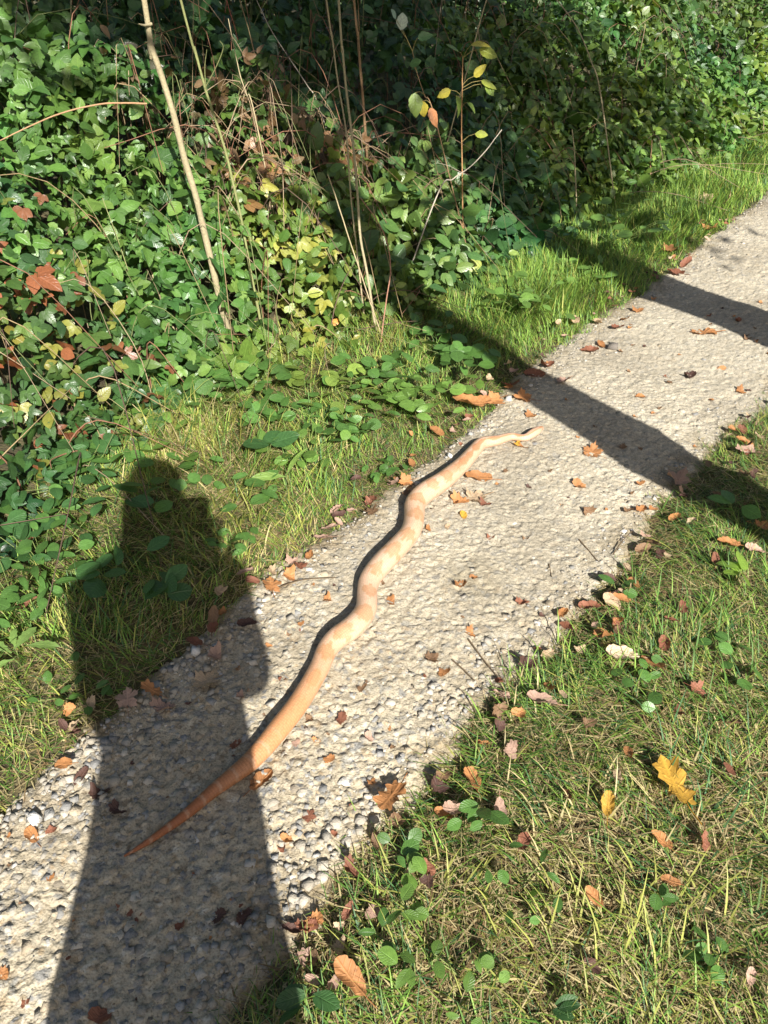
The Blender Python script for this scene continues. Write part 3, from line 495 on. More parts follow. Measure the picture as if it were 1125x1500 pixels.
EXTRA = {1: [(160, 550, 2.62, 30, YG, 1.9), (90, 610, 2.40, 26, YG, 3.3), (105, 618, 2.38, 26, Y2, -1.0), (115, 560, 2.50, 22, OR, .3), (25, 545, 2.35, 30, (.42, .12, .06), .4), (102, 650, 2.30, 16, Y1, .2), (170, 655, 2.38, 20, OR, -.8), (210, 610, 2.52, 26, YG, .5), (50, 560, 2.42, 26, (.38, .17, .05), 2.6)],
         3: [(365, 480, 2.95, 28, Y2, .2), (380, 500, 2.95, 26, YG, -.5), (352, 495, 2.93, 22, YG, 3.3), (430, 440, 3.05, 24, YG, .4), (450, 430, 3.08, 24, Y2, .1), (485, 475, 3.02, 16, OR, .5), (410, 505, 2.92, 22, YG, -.3)],
         5: [(700, 405, 3.66, 34, Y2, 1.8), (745, 370, 3.75, 16, YG, 0)]}
for k, (nm, lb, ct, s0, s1, pal, nl, sz, tp, nb) in enumerate(FRONT):
    hedge_plant(nm, lb, ct, None, s0, s1, .0, .55, pal, nl if ct == 'bramble' else int(nl*2.2), sz, tp, nb, 9, ct == 'bramble', EXTRA.get(k, ()), .55)
MIDROW = [('bramble_bush', 'sunlit broad-leaved bramble mound beside the tall pale sapling', 'bramble', .75, 2.1, 'bramble', 1300, .052, T_FINE, 50),
          ('bramble_bush', 'bramble mound tangled with brown dead stems behind the tall pale sapling', 'bramble', 2.1, 2.65, 'brown', 380, .044, T_MED, 24),
          ('bramble_bush', 'brown withered bramble tangle between sapling and thin pale stems', 'bramble', 2.65, 3.15, 'brown', 260, .044, T_MED, 14),
          ('bramble_bush', 'shaded bramble in the gap behind the yellow-leaved stem', 'bramble', 3.15, 4.1, 'dark', 300, .052, T_MED, 24),
          ('nettle_patch', 'tall nettles in half shade behind the bright verge grass', 'nettle', 4.1, 5.3, 'nettle', 950, .056, T_MED, 24),
          ('ivy_bush', 'dense ivy mound by the far bend of the path', 'ivy', 5.3, 6.7, 'nettle', 1000, .058, T_MED, 10),
          ('ivy_bush', 'farthest ivy mound beside the path', 'ivy', 6.7, 11.5, 'bramble', 1800, .064, T_MED, 0)]
for (nm, lb, ct, s0, s1, pal, nl, sz, tp, nb) in MIDROW:
    hedge_plant(nm, lb, ct, None, s0, s1, .5, 1.15, pal, nl if ct == 'bramble' else int(nl*2.2), sz, tp, nb, 34 if pal == 'brown' else 10, ct == 'bramble', (), .8, .72 if s0 > 4 else 1.0)  # far plants of this row get darkened leaf colours, shade painted in
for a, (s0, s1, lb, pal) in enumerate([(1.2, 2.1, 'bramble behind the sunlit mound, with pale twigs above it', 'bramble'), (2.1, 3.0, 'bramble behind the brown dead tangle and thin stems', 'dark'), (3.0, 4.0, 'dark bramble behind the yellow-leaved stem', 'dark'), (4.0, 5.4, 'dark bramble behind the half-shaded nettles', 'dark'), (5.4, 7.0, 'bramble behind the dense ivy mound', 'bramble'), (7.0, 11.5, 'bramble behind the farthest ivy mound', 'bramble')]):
    hedge_plant('bramble_bush', lb, 'bramble', None, s0, s1, 1.1, 2.1, pal, 720 if s0 < 7 else 1800, .054, T_MED, 16, 16, True)
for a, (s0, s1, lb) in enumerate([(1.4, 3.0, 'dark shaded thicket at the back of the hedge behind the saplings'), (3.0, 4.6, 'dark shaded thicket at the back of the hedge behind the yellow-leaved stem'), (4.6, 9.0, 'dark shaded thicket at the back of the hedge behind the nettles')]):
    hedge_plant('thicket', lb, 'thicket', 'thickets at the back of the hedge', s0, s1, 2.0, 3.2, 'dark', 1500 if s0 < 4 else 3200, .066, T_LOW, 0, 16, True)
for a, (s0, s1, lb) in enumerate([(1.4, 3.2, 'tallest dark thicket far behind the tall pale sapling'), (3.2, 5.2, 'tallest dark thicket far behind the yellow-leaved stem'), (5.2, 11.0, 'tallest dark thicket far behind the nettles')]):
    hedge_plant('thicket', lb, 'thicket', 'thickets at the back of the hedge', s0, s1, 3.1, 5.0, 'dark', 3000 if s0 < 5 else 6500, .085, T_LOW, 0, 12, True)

# ------------------------------------------------------------------ bare stems and sticks (pixel, forward distance)
def sprig_leaf(yl, yo, p, ang, ln, c):       # a leaf and the stalk that joins it to the stem
    big_leaf(yl, yo, p, norm(np.array([math.cos(ang), -.1+random.gauss(0, .3), math.sin(ang)])), np.array([.1, -.6, .7])+rng.normal(0, .3, 3), .85*ln/ppm(p), np.array(c), random.choice(LEAF_MESH))
    P = yl['axis_pts']; A_ = np.array(P).reshape(-1, 3); k = np.argmin(np.linalg.norm(A_-(p-np.array([0, 0, .03])), axis=1)); a = A_[k]
    Vt, Ft, Ut = tube(np.array([a, (a+p)/2+np.array([0, 0, .008]), p])-yo, [.0017, .0012, .001], 4); me = mesh_np('leaf_stalk', Vt, Ft, np.broadcast_to(np.array((.3, .24, .09)), (len(Vt), 3)), Ut); me.materials.append(M_WOOD); link('leaf_stalk', me, parent=yl)
def stem(name, label, cat, pts, r0, r1, colr, up_more=None, twigs=(), group=None, ground=True):
    W = [at_y(u, v, yy) for u, v, yy in pts]; r0, r1 = (r0, r1) if r0 > .01 else (r0*.72, r1*.66)
    if ground:
        d = W[-1]-W[-2]; b0 = W[-1].copy(); drop = b0[2]-float(gz(b0[0], b0[1]))
        if d[2] < -.01: b0 = b0+d*min(drop/-d[2], .22/max(np.hypot(d[0], d[1]), .01))
        b0[1] += .02; b0[2] = float(gz(b0[0], b0[1]))-.01; W.append(b0)
    if up_more is not None: d = norm(W[0]-W[1]); W.insert(0, W[0]+d*up_more+np.array([0, 0, up_more*.3]))
    W = np.array(W)[::-1]; org = W[0].copy(); th = thing(name, label, cat, org, group)
    P = spline(W, 46); P[4:-4] += np.stack([np.interp(np.arange(38), np.linspace(0, 37, 10), rng.normal(0, r0*.22, 10)) for _ in range(3)], -1); Vt, Ft, Ut = tube(P-org, np.linspace(r0, r1, 46)*(1+.14*rng.random(46)), 8)
    cv = np.asarray(colr)[None]*(.8+.4*fbm(Ut[:, 0]*3, Ut[:, 1]*40, 2, 5))[:, None]; me = mesh_np('stem', Vt, Ft, cv, Ut, True); me.materials.append(M_WOOD); link('stem', me, parent=th)
    if name.endswith('sprig'): th['axis_pts'] = [float(q) for q in P.ravel()]
    for tw in twigs:
        Q = spline(np.array([at_y(*q) for q in tw]), 12); Vt, Ft, Ut = tube(Q-org, np.linspace(r0*.45, r0*.16, 12), 5); me = mesh_np('twig', Vt, Ft, np.broadcast_to(np.asarray(colr)*.9, (len(Vt), 3)), Ut, True); me.materials.append(M_WOOD); link('twig', me, parent=th)
    return th
PALE = (.30, .255, .155); GRN = (.19, .20, .08); STR = (.33, .27, .16); BRN = (.24, .15, .08); GREY = (.36, .31, .25)
stem('sapling', 'tall pale bare sapling, thickest stem rising from the bramble mound', 'sapling', [(212, 0, 2.98), (222, 60, 2.98), (240, 120, 2.98), (262, 200, 2.98), (283, 280, 2.97), (301, 350, 2.96), (322, 438, 2.95)], .0125, .0085, PALE, 1.4, [[(222, 35, 2.98), (212, 37, 2.96), (203, 35, 2.95)]])
stem('sapling', 'thin greenish sapling with forked twigs beside the thickest pale stem', 'sapling', [(265, 0, 3.2), (285, 70, 3.2), (302, 135, 3.18), (322, 195, 3.15), (340, 260, 3.12), (355, 330, 3.08), (368, 400, 3.0)], .0075, .006, GRN, 1.2, [[(300, 130, 3.18), (318, 95, 3.15), (327, 70, 3.14), (322, 60, 3.13)], [(302, 135, 3.18), (300, 100, 3.17), (303, 72, 3.16)], [(265, 0, 3.2), (255, -6, 3.18), (246, -2, 3.17)]])
stem('sapling', 'slender pale upright stem standing by the dark round-leaved shrub', 'sapling', [(496, 0, 3.25), (501, 70, 3.25), (508, 140, 3.25), (517, 210, 3.22), (523, 280, 3.2), (528, 350, 3.15), (537, 400, 3.12), (548, 465, 3.05)], .0075, .0055, PALE, 1.2)
stem('sapling', 'thin pale stem crossing the slender upright one near its top', 'sapling', [(478, 0, 3.4), (486, 50, 3.4), (495, 120, 3.38), (508, 200, 3.32), (514, 290, 3.26), (524, 380, 3.2)], .0045, .004, STR, 1.0)
stem('sapling', 'brownish twin stem rising from shade behind the slender pale one', 'sapling', [(519, 0, 4.0), (524, 50, 4.0), (529, 110, 4.0), (532, 150, 4.0)], .0085, .007, BRN, 1.0, [[(532, 150, 4.0), (526, 90, 3.97), (526, 40, 3.96), (523, -30, 3.96)]])
stem('dry_stalk', 'short leaning straw-coloured stem beside the slender pale stem', 'stem', [(480, 255, 3.12), (492, 290, 3.12), (505, 330, 3.1), (520, 375, 3.07), (540, 435, 3.02)], .004, .003, STR)
stem('yellow_leaved_sprig', 'upright orange-brown stem bearing yellow-green leaves in front of dark shade', 'plant', [(678, 85, 3.85), (677, 130, 3.85), (676, 180, 3.85), (677, 250, 3.84)], .0045, .003, (.40, .22, .10))
yl = bpy.data.objects['yellow_leaved_sprig']; yo = np.array(yl.location)
for (u, v, ln, c, ang) in [(690, 66, 32, Y1, .1), (702, 72, 34, Y2, -.3), (705, 118, 30, Y2, -.2), (694, 112, 26, Y1, .9), (668, 140, 34, YG, -1.2), (660, 132, 24, Y1, 3.6), (696, 196, 22, Y2, .0), (712, 122, 24, YG, -.9), (684, 150, 22, YG, -.6), (672, 76, 26, YG, 2.6)]:
    p = at_y(u, v, 3.83); sprig_leaf(yl, yo, p, ang, ln, c)
stem('leafy_sprig', 'thin stem with one bright yellow leaf and a brown hanging leaf', 'plant', [(604, 75, 3.8), (612, 110, 3.8), (622, 140, 3.8), (638, 176, 3.79)], .0035, .002, BRN)
yl = bpy.data.objects['leafy_sprig']; yo = np.array(yl.location)
for (u, v, ln, c, ang) in [(608, 136, 38, YG, -1.5), (619, 148, 26, Y1, -1.4), (630, 158, 32, (.45, .20, .09), -1.0), (587, 44, 28, (.45, .50, .40), 1.4), (580, 28, 18, (.3, .4, .3), 2.0), (612, 55, 26, (.10, .2, .08), .2), (600, 95, 22, (.09, .18, .05), .4)]:
    p = at_y(u, v, 3.78); sprig_leaf(yl, yo, p, ang, ln, c)
stem('dead_stick', 'forked grey dead stick leaning across the dark round-leaved shrub', 'stick', [(735, 190, 3.75), (712, 220, 3.72), (690, 243, 3.7), (664, 262, 3.66), (642, 282, 3.6)], .0042, .0028, GREY, None, [[(676, 253, 3.68), (660, 244, 3.66), (640, 238, 3.64)]])
stem('dry_stalk', 'thick broken straw stalk slanting down into the long dry grass', 'stem', [(200, 342, 2.9), (222, 400, 2.86), (240, 450, 2.8), (264, 500, 2.72), (284, 550, 2.66), (302, 602, 2.6)], .0055, .0035, STR, None, [[(240, 450, 2.8), (228, 420, 2.75), (215, 395, 2.72)]])
stem('dry_stalk', 'thin dry stalk slanting through leaves beside the broken straw stalk', 'stem', [(150, 290, 2.85), (172, 350, 2.8), (200, 430, 2.74), (232, 500, 2.66), (258, 560, 2.6)], .0032, .0022, GRN)
stem('dry_stalk', 'thin dry stalk standing in the bramble left of the straw stalk', 'stem', [(160, 400, 2.72), (176, 440, 2.7), (196, 490, 2.64), (214, 540, 2.58)], .003, .002, STR)
stem('bramble_cane', 'long brown cane arching over the top of the sunlit bramble mound', 'cane', [(0, 206, 2.9), (50, 182, 2.95), (100, 163, 3.0), (160, 151, 3.05), (215, 152, 3.1)], .0042, .0028, (.34, .20, .11), None, (), None, False)
stem('bramble_cane', 'reddish cane curving down beside the dark round-leaved shrub', 'cane', [(528, 290, 3.25), (550, 320, 3.2), (566, 352, 3.18), (572, 395, 3.14), (566, 440, 3.05)], .0036, .0028, (.30, .15, .10))
stem('dry_stalk', 'thin upright dead stem in the shade above the drooping shrub', 'stem', [(838, 190, 4.6), (841, 220, 4.6), (843, 260, 4.58)], .005, .004, STR, None, [[(842, 240, 4.58), (832, 232, 4.55), (822, 245, 4.53)]])
stem('dry_stalk', 'dark upright dead stem at the edge of the bright verge grass', 'stem', [(955, 205, 5.2), (953, 240, 5.2), (953, 282, 5.18)], .006, .005, BRN)
stem('dry_stalk', 'pale slanting twig among the nettles by the far grass', 'stem', [(995, 198, 5.6), (1010, 220, 5.55), (1026, 244, 5.5)], .005, .004, STR)
stem('dry_stalk', 'tall thin grass stalk leaning in front of the shaded nettles', 'stem', [(812, -5, 5.0), (845, 40, 4.95), (866, 90, 4.9), (880, 140, 4.85)], .005, .004, STR)
stem('dry_stalk', 'pale twig rising against the dark shade behind the leafy stem', 'stem', [(714, -5, 4.2), (705, 25, 4.2), (697, 55, 4.2)], .0045, .004, STR)
for k, (pts, lb) in enumerate([([(332, 0, 4.2), (345, 45, 4.2), (356, 90, 4.2), (370, 130, 4.15)], 'dark red twig in the shade beside the forked sapling'), ([(104, 20, 3.8), (102, 55, 3.8), (112, 120, 3.75), (116, 190, 3.7)], 'pale twig above the sunlit bramble mound'), ([(395, 40, 4.3), (420, 80, 4.3), (450, 125, 4.25), (470, 165, 4.2)], 'slanting dry twig against the dark shade'), ([(158, 30, 3.8), (160, 75, 3.8), (158, 110, 3.75)], 'thin brown twig above the long arching cane'), ([(345, 80, 3.6), (352, 110, 3.57), (362, 140, 3.52), (374, 172, 3.46)], 'forked pale twig beside the greenish sapling')]):
    stem('dead_twig', lb, 'twig', pts, .0036, .0022, [(.30, .10, .07), STR, GREY, BRN, STR][k], .1)

# ------------------------------------------------------------------ small broad-leaved plants in the verges
T_OVAL = [leaf_T(.62, 9, .5, .05, .12, 0, .8), leaf_T(.50, 9, .5, .08, .25, 0, .8), leaf_T(.85, 9, .5, .03, .12, 0, .7, .05)]; T_LONG = [leaf_T(.30, 11, .55, .08, .3, .04), leaf_T(.34, 11, .6, .1, .2, .16)]
OVAL = []; LONGM = []
for T in T_OVAL: m_ = mesh_np('leaf', T[0], T[1], None, T[2], True); m_.materials.append(M_LEAF1); OVAL.append(m_)
for T in T_LONG: m_ = mesh_np('leaf', T[0], T[1], None, T[2], True); m_.materials.append(M_LEAF1); LONGM.append(m_)
def rosette(name, label, u, v, nleaf, pxl, colr, kind='oval', spread=.0, tilt=.5, z=.034, group=None, az0=None):
    p = at_z(u, v, z); g = float(gz(p[0], p[1])); org = np.array([p[0], p[1], g]); th = thing(name, label, 'plant', org, group); L = pxl/ppm(p)
    for q in range(nleaf):
        a = (az0 if az0 is not None else random.random()*6.28)+q*2.4 if nleaf > 1 else (az0 or 0.0); off = np.array([random.gauss(0, spread), random.gauss(0, spread), z+random.random()*.02])
        al = np.array([math.cos(a), math.sin(a), tilt*random.uniform(.1, .9)]); nr = np.array([-.2*math.cos(a), -.2*math.sin(a), 1.0])+np.random.default_rng(q+int(u)).normal(0, .38, 3)
        if name != 'leafy_ground_cover': off = off+np.array([math.cos(a), math.sin(a), 0])*L*.12
        big_leaf(th, np.zeros(3), off, norm(al), nr, L*random.uniform(.75, 1.15), np.array(colr)*random.uniform(.75, 1.3), random.choice(OVAL if kind == 'oval' else LONGM))
        if q % 2 == 0:
            Vt, Ft, Ut = tube(np.array([(0, 0, -.005), off*np.array([.5, .5, .6]), off]), .0011, 4); me = mesh_np('stalk', Vt, Ft, np.broadcast_to(np.array((.16, .2, .06)), (len(Vt), 3)), Ut); me.materials.append(M_WOOD); link('stalk', me, parent=th)
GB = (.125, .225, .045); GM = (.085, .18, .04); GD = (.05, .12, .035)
rosette('plantain', 'bright green plantain in the grass past the fallen orange leaves', 1082, 846, 5, 30, (.20, .32, .05), 'oval')
rosette('plantain', 'plantain with upright oval leaf beside the curled orange leaf at the path edge', 702, 1185, 3, 36, GM, 'oval', .01, .9)
rosette('plantain', 'small plantain under the pinkish curled leaf at the path edge', 676, 1213, 3, 30, GM, 'oval', .01)
rosette('plantain', 'plantain closest to the big brown oak leaf at the path edge', 588, 1246, 4, 26, GM, 'oval', .012)
rosette('plantain', 'broad plantain in a row of three beside the path edge, first from the oak leaf', 608, 1290, 4, 28, GB, 'oval', .012)
rosette('plantain', 'broad plantain in a row of three beside the path edge, second from the oak leaf', 606, 1350, 4, 27, GB, 'oval', .012)
rosette('plantain', 'broad plantain in a row of three beside the path edge, third from the oak leaf', 560, 1375, 4, 28, GM, 'oval', .012)
rosette('plantain', 'pale green plantain beside the curled rust-brown leaf', 608, 1436, 4, 29, GB, 'oval', .012)
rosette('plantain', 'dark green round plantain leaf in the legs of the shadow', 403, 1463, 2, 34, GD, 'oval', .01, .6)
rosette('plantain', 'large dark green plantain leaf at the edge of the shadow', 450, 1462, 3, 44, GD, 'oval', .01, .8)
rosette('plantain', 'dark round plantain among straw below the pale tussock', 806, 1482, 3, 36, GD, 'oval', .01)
rosette('plantain', 'small green plantain hidden in the straw under the yellow oak leaf', 960, 1330, 4, 22, GM, 'oval', .01)
rosette('plantain', 'plantain tucked between brown leaves by the path edge', 908, 862, 3, 26, GM, 'oval', .01)
rosette('plantain', 'dark plantain in the band of tree shadow on the verge', 1075, 752, 4, 30, GM, 'oval', .01)
rosette('dock', 'pale green upright dock leaf beside the long dry grass', 424, 712, 2, 66, (.22, .34, .08), 'long', .008, 1.6, .05, None, 1.1)
rosette('dock', 'dark broad dock leaves in the long dry grass by the sapling stem', 388, 668, 3, 44, GD, 'oval', .02, .5, .07)
rosette('dock', 'dark dock leaves under the pale upright dock leaf', 390, 720, 4, 34, GM, 'oval', .02, .4, .05)
rosette('dandelion', 'pale dandelion rosette with lobed leaves beside the shadow shoulder', 28, 965, 7, 46, (.17, .27, .07), 'long', .01, .4, .05)
rosette('dandelion', 'green dandelion rosette beside the shadow elbow edge', 70, 872, 6, 36, GM, 'long', .015, .4, .05)
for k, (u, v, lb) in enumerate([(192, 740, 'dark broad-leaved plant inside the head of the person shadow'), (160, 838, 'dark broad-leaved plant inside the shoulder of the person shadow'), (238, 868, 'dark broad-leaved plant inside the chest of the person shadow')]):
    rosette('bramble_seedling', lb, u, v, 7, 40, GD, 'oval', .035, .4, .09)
rosette('leafy_ground_cover', 'clump of bright round-leaved ground cover beside the snake head', 600, 590, 46, 22, GB, 'oval', .085, .4, .055)
rosette('leafy_ground_cover', 'clump of round-leaved ground cover at the hedge foot by the tree shadow', 682, 535, 30, 24, GM, 'oval', .06, .5, .09)
rosette('leafy_ground_cover', 'green ground cover between the dock leaves and the snake neck', 520, 630, 34, 20, GM, 'oval', .08, .4, .05)
rosette('leafy_ground_cover', 'green ground cover at the foot of the bramble above the long grass', 330, 560, 34, 26, GM, 'oval', .10, .5, .09)
rosette('leafy_ground_cover', 'low leafy patch beside the shadow head, left of the long grass', 110, 700, 34, 30, GD, 'oval', .11, .4, .07)
rosette('leafy_ground_cover', 'low leafy patch under the person shadow shoulder', 60, 820, 26, 26, GM, 'oval', .10, .4, .06)
rosette('leafy_ground_cover', 'bright leafy patch among the lush verge grass', 770, 440, 30, 20, GB, 'oval', .10, .5, .10)
rosette('leafy_ground_cover', 'leafy patch where the far verge grass meets the nettles', 905, 330, 30, 22, GB, 'oval', .16, .5, .12)

for k, (u, v, n_, pxl, c_, lb) in enumerate([(60, 770, 26, 30, GD, 'dark bramble runner leaves beside the shadow shoulder'), (150, 690, 24, 30, GM, 'bramble runner leaves just above the shadow head'), (20, 880, 18, 28, GM, 'leafy runner between dandelion and hedge beside the shadow'), (230, 640, 22, 28, GB, 'leafy runner at the start of the long dry grass'), (300, 700, 16, 24, GM, 'small leaves in grass between shadow head and dock'), (400, 610, 26, 26, GM, 'leafy runner between the pale stems and the dock leaves'), (450, 660, 20, 22, GB, 'small bright leaves beside the upright dock leaf'), (470, 570, 26, 24, YG, 'yellow-green runner leaves under the slender pale stem'), (545, 555, 24, 22, GM, 'runner leaves below the slender pale stem'), (640, 500, 24, 24, GM, 'leaves at the foot of the dark round-leaved shrub'), (350, 800, 12, 18, GM, 'tiny leaves in short grass beside the shadow shoulder'), (560, 690, 12, 16, GM, 'tiny leaves in short grass beside the snake neck'), (110, 1010, 12, 22, GM, 'small leaves in short grass at the shadow waist'), (640, 575, 20, 20, GB, 'bright runner leaves beside the tree shadow on the verge'), (850, 400, 18, 18, GB, 'bright leaves in the lush grass tuft'), (950, 1010, 8, 22, GM, 'small leaves in grass under the pale cream leaf'), (760, 1300, 9, 22, GM, 'small leaves in straw beside the row of plantains'), (1050, 1400, 8, 24, GM, 'small leaves in straw far beyond the pale tussock'), (690, 1440, 9, 24, GB, 'small bright leaves in straw beside the plantains'), (1090, 980, 8, 24, GM, 'small leaves in dark grass beyond the pale cream leaf')]):
    rosette('leafy_ground_cover', lb, u, v, n_, pxl, c_, 'oval', .085 if n_ > 14 else .04, .5, .05 if n_ > 14 else .03)

# ------------------------------------------------------------------ fallen leaves
def dry_mesh(kind, seed):
    r = np.random.default_rng(seed); m = 40; a = np.arange(m)/m*2*math.pi
    if kind == 'oak': y = np.cos(a)*.5; rad = (.19+.09*np.cos(2*a)+.0*a)+.085*np.cos(9*a)*(np.abs(np.sin(a))**.6); px_, py_ = np.sin(a)*(rad+.12), np.cos(a)*(.48+.05*np.cos(9*a))
    elif kind == 'maple': rad = .30+.15*np.abs(np.cos(2.5*a))**1.2+.05*np.cos(15*a); px_, py_ = np.sin(a)*rad*1.05, np.cos(a)*rad*1.05+.03
    elif kind == 'beech': px_, py_ = np.sin(a)*.27*(1+.15*np.cos(a)), np.cos(a)*.5
    else: rad = .33+.14*r.random(m)+.1*np.cos(a*2+r.random()*6)+.06*np.cos(a*3+r.random()*6); px_, py_ = np.sin(a)*rad*.8, np.cos(a)*rad
    px_ = px_*(1+.06*r.normal(size=m)); curl = {'oak': .5, 'maple': .55, 'beech': .9, 'scrap': .9}[kind]*(.7+.7*r.random()); tw = r.normal(0, .35); rings = [1.0, .62, .28]
    V = []; U = []
    for f in rings:
        X_, Y_ = px_*f, py_*f; Z_ = curl*X_**2*1.6+.35*curl*Y_**2+tw*X_*Y_+.05*np.sin(Y_*9+seed)*np.abs(X_)*3+.025*r.normal(size=m)*f; V.append(np.stack([X_, Y_, Z_], -1)); U.append(np.stack([X_+.5, Y_+.5], -1))
    V = np.concatenate(V+[np.zeros((1, 3))]); U = np.concatenate(U+[np.array([[.5, .5]])]); V[:, 2] -= V[:, 2].min()
    F = []
    for q in range(2):
        for i_ in range(m): j_ = (i_+1) % m; F.append((q*m+i_, q*m+j_, (q+1)*m+j_, (q+1)*m+i_))
    for i_ in range(0, m, 2): F.append((2*m+i_, 2*m+(i_+1) % m, 2*m+(i_+2) % m, 3*m))
    me = mesh_np('dry_'+kind, V, np.array(F), None, U, True); me.materials.append(M_DRY); return me
DRY = {k: [dry_mesh(k, 10*q+h) for q in range(n_)] for h, (k, n_) in enumerate((('oak', 3), ('maple', 3), ('beech', 4), ('scrap', 5)))}
DC = {'o': (.44, .185, .06), 't': (.52, .35, .20), 'r': (.25, .09, .045), 'p': (.47, .28, .19), 'y': (.60, .32, .04), 'b': (.23, .125, .06), 'd': (.10, .045, .03), 'c': (.56, .40, .25)}
DW = {'o': 'orange', 't': 'tan', 'r': 'red-brown', 'p': 'pinkish tan', 'y': 'yellow', 'b': 'brown', 'd': 'dark brown', 'c': 'cream'}
MARKS = [(790, 635, "the snake's head"), (650, 710, "the snake's neck"), (545, 850, "the snake's middle"), (470, 980, "the thick rear of the snake"), (330, 1150, "the base of the snake's tail"), (200, 1245, "the tip of the snake's tail"), (572, 1175, 'the big orange-brown oak leaf'), (985, 1156, 'the large yellow oak leaf'), (911, 959, 'the pale cream leaf'), (868, 663, 'the orange maple leaf'), (1030, 488, 'the oak leaf between the shadow bands'), (1082, 846, 'the bright green plantain'), (800, 450, 'the lush grass tuft'), (1000, 320, 'the far verge grass'), (700, 955, 'the two dark sticks'), (690, 850, 'the dusty patch'), (430, 1440, "the shadow's legs"), (50, 1200, 'the white stone'), (600, 1350, 'the row of plantains'), (820, 1390, 'the pale grass tussock'), (230, 1030, 'the leaves in the shadow'), (30, 900, "the shadow's shoulder"), (420, 850, "the grass edge near the shadow's elbow"), (760, 580, 'the foot of the tree shadow'), (940, 740, 'the ragged end of the tree shadow'), (1080, 570, 'the path between the shadow bands'), (780, 1030, 'the long tan-orange leaf'), (450, 1350, "the shadow's edge by the verge"), (870, 890, 'the dark red leaf at the grass edge')]
def near(u, v): return min(MARKS, key=lambda q: (q[0]-u)**2+(q[1]-v)**2)[2]
def fallen(u, v, size, kind, c, label, group=None, rot=None, stalk=True, name='fallen_leaf'):
    p0 = at_z(u, v); s, t = st(p0[0], p0[1]); on = tL(s)+.02 < t < tR(s)-.02; z = float(path_z(*p0[:2]))+.002 if on else float(gz(*p0[:2]))+.030
    p = at_z(u, v, z); L = size/ppm(p); o = link(name, random.choice(DRY[kind]), label=label, category='leaf', group=group); j = random.uniform(.8, 1.2)
    o.location = tuple(p); o.scale = (L, L*random.uniform(.95, 1.15), L*random.uniform(.7, 1.3)); o.rotation_euler = (random.gauss(0, .16 if on else .3), random.gauss(0, .16 if on else .3), random.random()*6.28 if rot is None else rot)
    o.color = (DC[c][0]*j*.88, DC[c][1]*j*.95, DC[c][2]*j*1.05, 1)
    if stalk and kind in ('oak', 'maple', 'beech') and size > 20:
        Vt, Ft, Ut = tube(np.array([(0, -.3, .05), (0, -.55, .05), (.03, -.85, .07)]), .014, 4); me = mesh_np('stalk', Vt, Ft, np.broadcast_to(np.array(DC[c])*.6, (len(Vt), 3)), Ut); me.materials.append(M_WOOD); link('stalk', me, parent=o)
    return o
